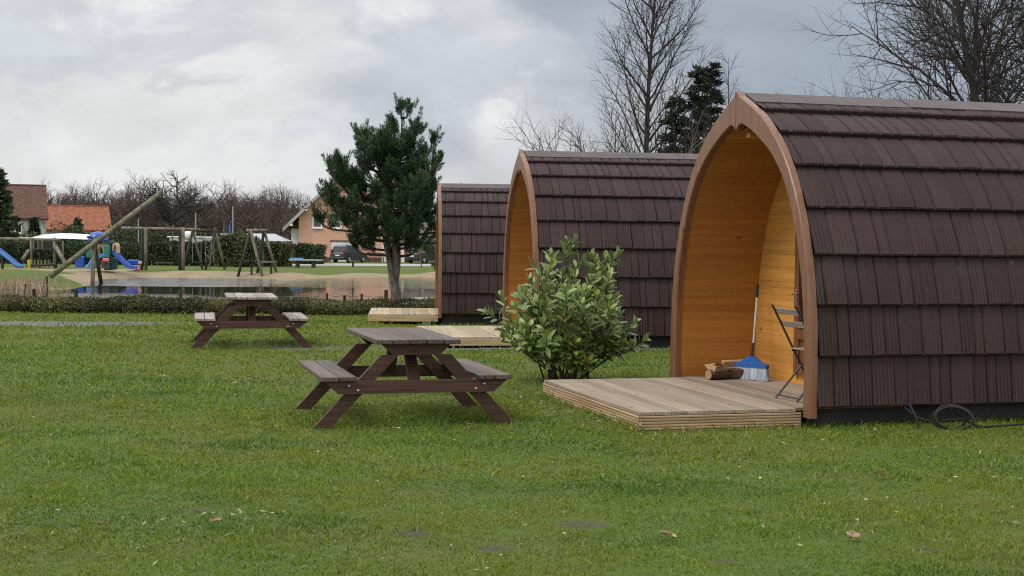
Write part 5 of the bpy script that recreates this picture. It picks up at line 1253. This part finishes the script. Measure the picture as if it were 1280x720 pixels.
# stones at the hedge foot
for px, py, r_, lab in ((255, 391.5, .10, 'grey stone at the foot of the low hedge'), (227, 391, .08, 'pale stone at the hedge foot left of the grey stone')):
    p = atz(px, py, -.27); mb = MB(); rr_ = random.Random(px); mb.lathe([(r_*rr_.uniform(.5, .7), -.03), (r_, .03), (r_*.9, .07), (r_*.4, .12)], 8); o = mb.build('stone', M_conc, None, True); o.location = p; tag(o, lab, 'stone')
p = atz(556, 381, -.3); T = thing('jetty', Vector((p.x+.3, 40, gz(p.x, 40)+.12)), 'grey plank landing stage beside the farthest pod', 'jetty')
MB().box((0, 0, .06), (2.4, 1.1, .05), rz=R(8)).build('planks', M_conc, T)
for sx in (-1, 1): MB().box((sx, 0, -.15), (.1, .9, .36), rz=R(8)).build('support', M_logD, T)
# ---------------------------------------------------------------- lawn blades
M_grass, t, b = newmat('grass blades')
P = t.coord('Object'); vv = t.attr('v')
n1 = t.noise(P, .5, 4, .6); n2 = t.noise(P, 2.6, 4, .6); n3 = t.noise(t.vm('MULTIPLY', P, (.35, 1.0, 1)), .9, 5, .6)
c = t.mix(vv, (.062, .116, .010), (.200, .280, .028))
c = t.mix(t.m('MULTIPLY', t.sstep(n1, .42, .60), .9), c, t.mix(vv, (.112, .134, .014), (.260, .272, .036)))
c = t.mix(t.m('MULTIPLY', t.sstep(n3, .50, .64), .8), c, t.mix(vv, (.032, .085, .010), (.105, .200, .028)))
c = t.mix(t.m('MULTIPLY', t.sstep(n2, .58, .74), .45), c, (.17, .16, .055))
c = t.mix(t.sstep(vv, .955, .975), c, (.34, .31, .17))
t.l.new(c, b.inputs['Base Color']); b.inputs['Roughness'].default_value = .6; b.inputs['Specular IOR Level'].default_value = .15
tr = t.new('ShaderNodeBsdfTranslucent'); t.l.new(c, tr.inputs['Color']); mx_ = t.new('ShaderNodeMixShader'); mx_.inputs[0].default_value = .3
t.l.new(b.outputs[0], mx_.inputs[1]); t.l.new(tr.outputs[0], mx_.inputs[2]); t.l.new(mx_.outputs[0], M_grass.node_tree.nodes['Material Output'].inputs['Surface'])
def outside_pods(x, y, m=.02):
    ok = np.ones(len(x), bool)
    for p, _ in PODS:
        a = p.rotation_euler.z; dx_ = x-p.location.x; dy_ = y-p.location.y
        u = dx_*math.cos(a)+dy_*math.sin(a); v = -dx_*math.sin(a)+dy_*math.cos(a)
        ok &= ~((u > -.02) & (u < 5) & (np.abs(v) < 1.45)) & ~((u > -1.53) & (u < 0.02) & (v > -1.43) & (v < 1.32))
    return ok
def pod_edge(x, y):
    e = np.full(len(x), 9.0)
    for p, _ in PODS:
        a = p.rotation_euler.z; dx_ = x-p.location.x; dy_ = y-p.location.y
        u = dx_*math.cos(a)+dy_*math.sin(a); v = -dx_*math.sin(a)+dy_*math.cos(a)
        d1 = np.maximum(np.maximum(-u, u-5), np.abs(v)-1.47); d2 = np.maximum(np.maximum(-1.53-u, u), np.maximum(-1.43-v, v-1.32)); e = np.minimum(e, np.minimum(d1, d2))
    return e
def blades(y0, y1, dens, L, W, seed, px=.385, pad=1.0, seg=2):
    rr = np.random.default_rng(seed); area = (px*(y1*y1-y0*y0)+2*pad*(y1-y0)); n = int(area*dens)
    y = rr.uniform(y0, y1, n*2); keep = rr.random(len(y)) < (px*y+pad)/(px*y1+pad); y = y[keep][:n]; n = len(y); x = rr.uniform(-1, 1, n)*(px*y+pad)
    clump = nz(x, y, 7)+.7*nz(x, y, 17, 1.3)
    keep = outside_pods(x, y) & (rr.random(n) > grey_mask(x, y)*.93) & (rr.random(n) > soil_mask(x, y)*.6) & (rr.random(n) < .80+.25*clump) & (seg_dist(x, y, POND) > 1.5)
    x, y, clump = x[keep], y[keep], clump[keep]; n = len(x); z = hgt(x, y)-.004
    e = pod_edge(x, y); tall = 1+1.5*np.exp(-(e/.10)**2)+.55*np.exp(-np.hypot((x+.75)/1.0, (y-12.2)/.8)**2)+.15*clump+.35*np.clip(nz(x, y, 2.3, 4), -.6, 1)
    l = L*rr.gamma(6, 1/6, n)*tall; wd = W*rr.uniform(.6, 1.4, n); a = rr.uniform(0, 6.283, n); lean = rr.uniform(.15, 1.15, n); la = rr.uniform(0, 6.283, n)
    s = np.c_[np.cos(a), np.sin(a), np.zeros(n)]; dl = np.c_[np.cos(la)*lean, np.sin(la)*lean, np.ones(n)]; dl /= np.linalg.norm(dl, axis=1, keepdims=True)
    p = np.c_[x, y, z]; mid = p+dl*(l*.55)[:, None]; dl2 = dl+np.c_[np.cos(la), np.sin(la), np.full(n, -.4)]*.55; dl2 /= np.linalg.norm(dl2, axis=1, keepdims=True); tip = mid+dl2*(l*.5)[:, None]
    hw = s*(wd*.5)[:, None]
    V = np.stack([p-hw, p+hw, mid+hw*.75, mid-hw*.75, tip], 1).reshape(-1, 3); k = np.arange(n)[:, None]*5
    val = np.clip(rr.normal(.45, .24, n)+.13*clump, 0, .93); val = np.where(rr.random(n) < .035, 1.0, val)
    return V, k+np.array([[0, 1, 2, 3]]), k+np.array([[3, 2, 4]]), val
VV = []; Q4 = []; T3 = []; v4 = []; off = 0
for args in ((5.6, 9, 6000, .025, .0052, 1), (9, 14, 3100, .028, .0075, 2), (14, 22, 1000, .034, .012, 3), (22, 35, 340, .040, .020, 4)):
    V, q, t3, v = blades(*args); VV.append(V); Q4.append(q+off); T3.append(t3+off); v4.append(v); off += len(V)
o = mesh_obj('grass', np.concatenate(VV), [np.concatenate(Q4), np.concatenate(T3)], M_grass, None, np.concatenate(v4+v4))
tag(o, 'short mown grass of the lawn', 'grass', kind='stuff')

# clover and small broad weeds, dead leaves, bits of bark and gravel on the lawn
def scatter(n, y0, y1, seed, fn=None, px=.385):
    rr = np.random.default_rng(seed); y = rr.uniform(y0, y1, n*3); y = y[rr.random(len(y)) < (y0/y)**.6][:n]; x = rr.uniform(-1, 1, len(y))*(px*y+.6)
    k = outside_pods(x, y); return x[k], y[k], rr
x, y, rr = scatter(26000, 5.6, 15, 61); k = (nz(x, y, 1.3, .5)+.5*nz(x, y, 3.1)+rr.normal(0, .3, len(x))) > .25; x, y = x[k], y[k]; n = len(x)
P_ = np.c_[x, y, hgt(x, y)+rr.uniform(.012, .034, n)]; d_ = rand_dirs(n, rr)*np.array([1, 1, .35]); V, q = leaf_quads(P_, d_, np.array([0, 0, 1.0])+rand_dirs(n, rr)*.25, rr.uniform(.010, .022, n), rr.uniform(.009, .018, n))
M_clover = mat('clover leaves', (.040, .088, .020), .6, .35, 2, c2=(.095, .165, .045), trans=.2, vv=.8)
tag(mesh_obj('ground_cover', V, q, M_clover, None, rr.random(n)), 'clover and small weeds among the grass', 'ground cover', kind='stuff')
M_dead, t, b = newmat('dead leaves and chips'); c = t.mix(t.attr('v'), (.07, .035, .018), (.38, .31, .20)); t.l.new(c, b.inputs['Base Color']); b.inputs['Roughness'].default_value = .8
xs, ys, rr = scatter(330, 5.7, 16, 62)
dk = [atz(px+rr.normal(0, 22), py+rr.normal(0, 5), 0) for px, py in ((690, 503), (715, 520), (745, 535), (700, 512), (800, 540), (840, 541), (880, 540), (1000, 545), (1090, 545), (320, 648), (245, 650), (850, 548), (670, 500)) for _ in range(12)]
xs = np.r_[xs, [p.x for p in dk]]; ys = np.r_[ys, [p.y for p in dk]]; k = outside_pods(xs, ys); xs, ys = xs[k], ys[k]; n = len(xs)
P_ = np.c_[xs, ys, hgt(xs, ys)+rr.uniform(.02, .045, n)]; d_ = rand_dirs(n, rr)*np.array([1, 1, .4]); V, q = leaf_quads(P_, d_, np.array([0, 0, 1.0])+rand_dirs(n, rr)*.5, rr.uniform(.014, .045, n), rr.uniform(.008, .022, n))
tag(mesh_obj('litter', V, q, M_dead, None, np.clip(rr.normal(.65, .3, n), 0, 1)), 'dry leaves and pale chips scattered on the lawn', 'leaf litter', kind='stuff')
# a few larger curled leaves one can pick out
M_bigleaf = mat('dry curled leaf', (.26, .17, .10), .8, .3, 30, trans=.2)
for px, py, L_, lab in ((832, 668, .075, 'pale curled dry leaf on the lawn below the deck'), (1066, 670, .08, 'pale torn leaf on the grass at lower right'), (131, 655, .06, 'orange brown dry leaf on the grass at lower left'), (270, 652, .07, 'brown curled leaf beside the dark tuft at lower left'), (1100, 592, .08, 'thin tan leaf on the grass below the black cable')):
    p = atz(px, py, .035); mb = MB(); rl = random.Random(px); rows = []
    for i in range(5):
        f = i/4-.5; ww = (.45*(1-(2*f)**2)+.04)*L_
        for j in (-1, 0, 1): rows.append((f*L_, j*ww, .012*abs(j)+.05*f*f*L_*8*.3+rl.uniform(-.003, .003)))
    k = mb.pts(rows)
    for i in range(4):
        for j in range(2): mb.face((k+i*3+j, k+(i+1)*3+j, k+(i+1)*3+j+1, k+i*3+j+1))
    o = mb.build('dry_leaf', M_bigleaf, None, True); o.location = p; o.rotation_euler = (rl.uniform(-.3, .3), rl.uniform(-.3, .3), rl.uniform(0, 6)); tag(o, lab, 'leaf')
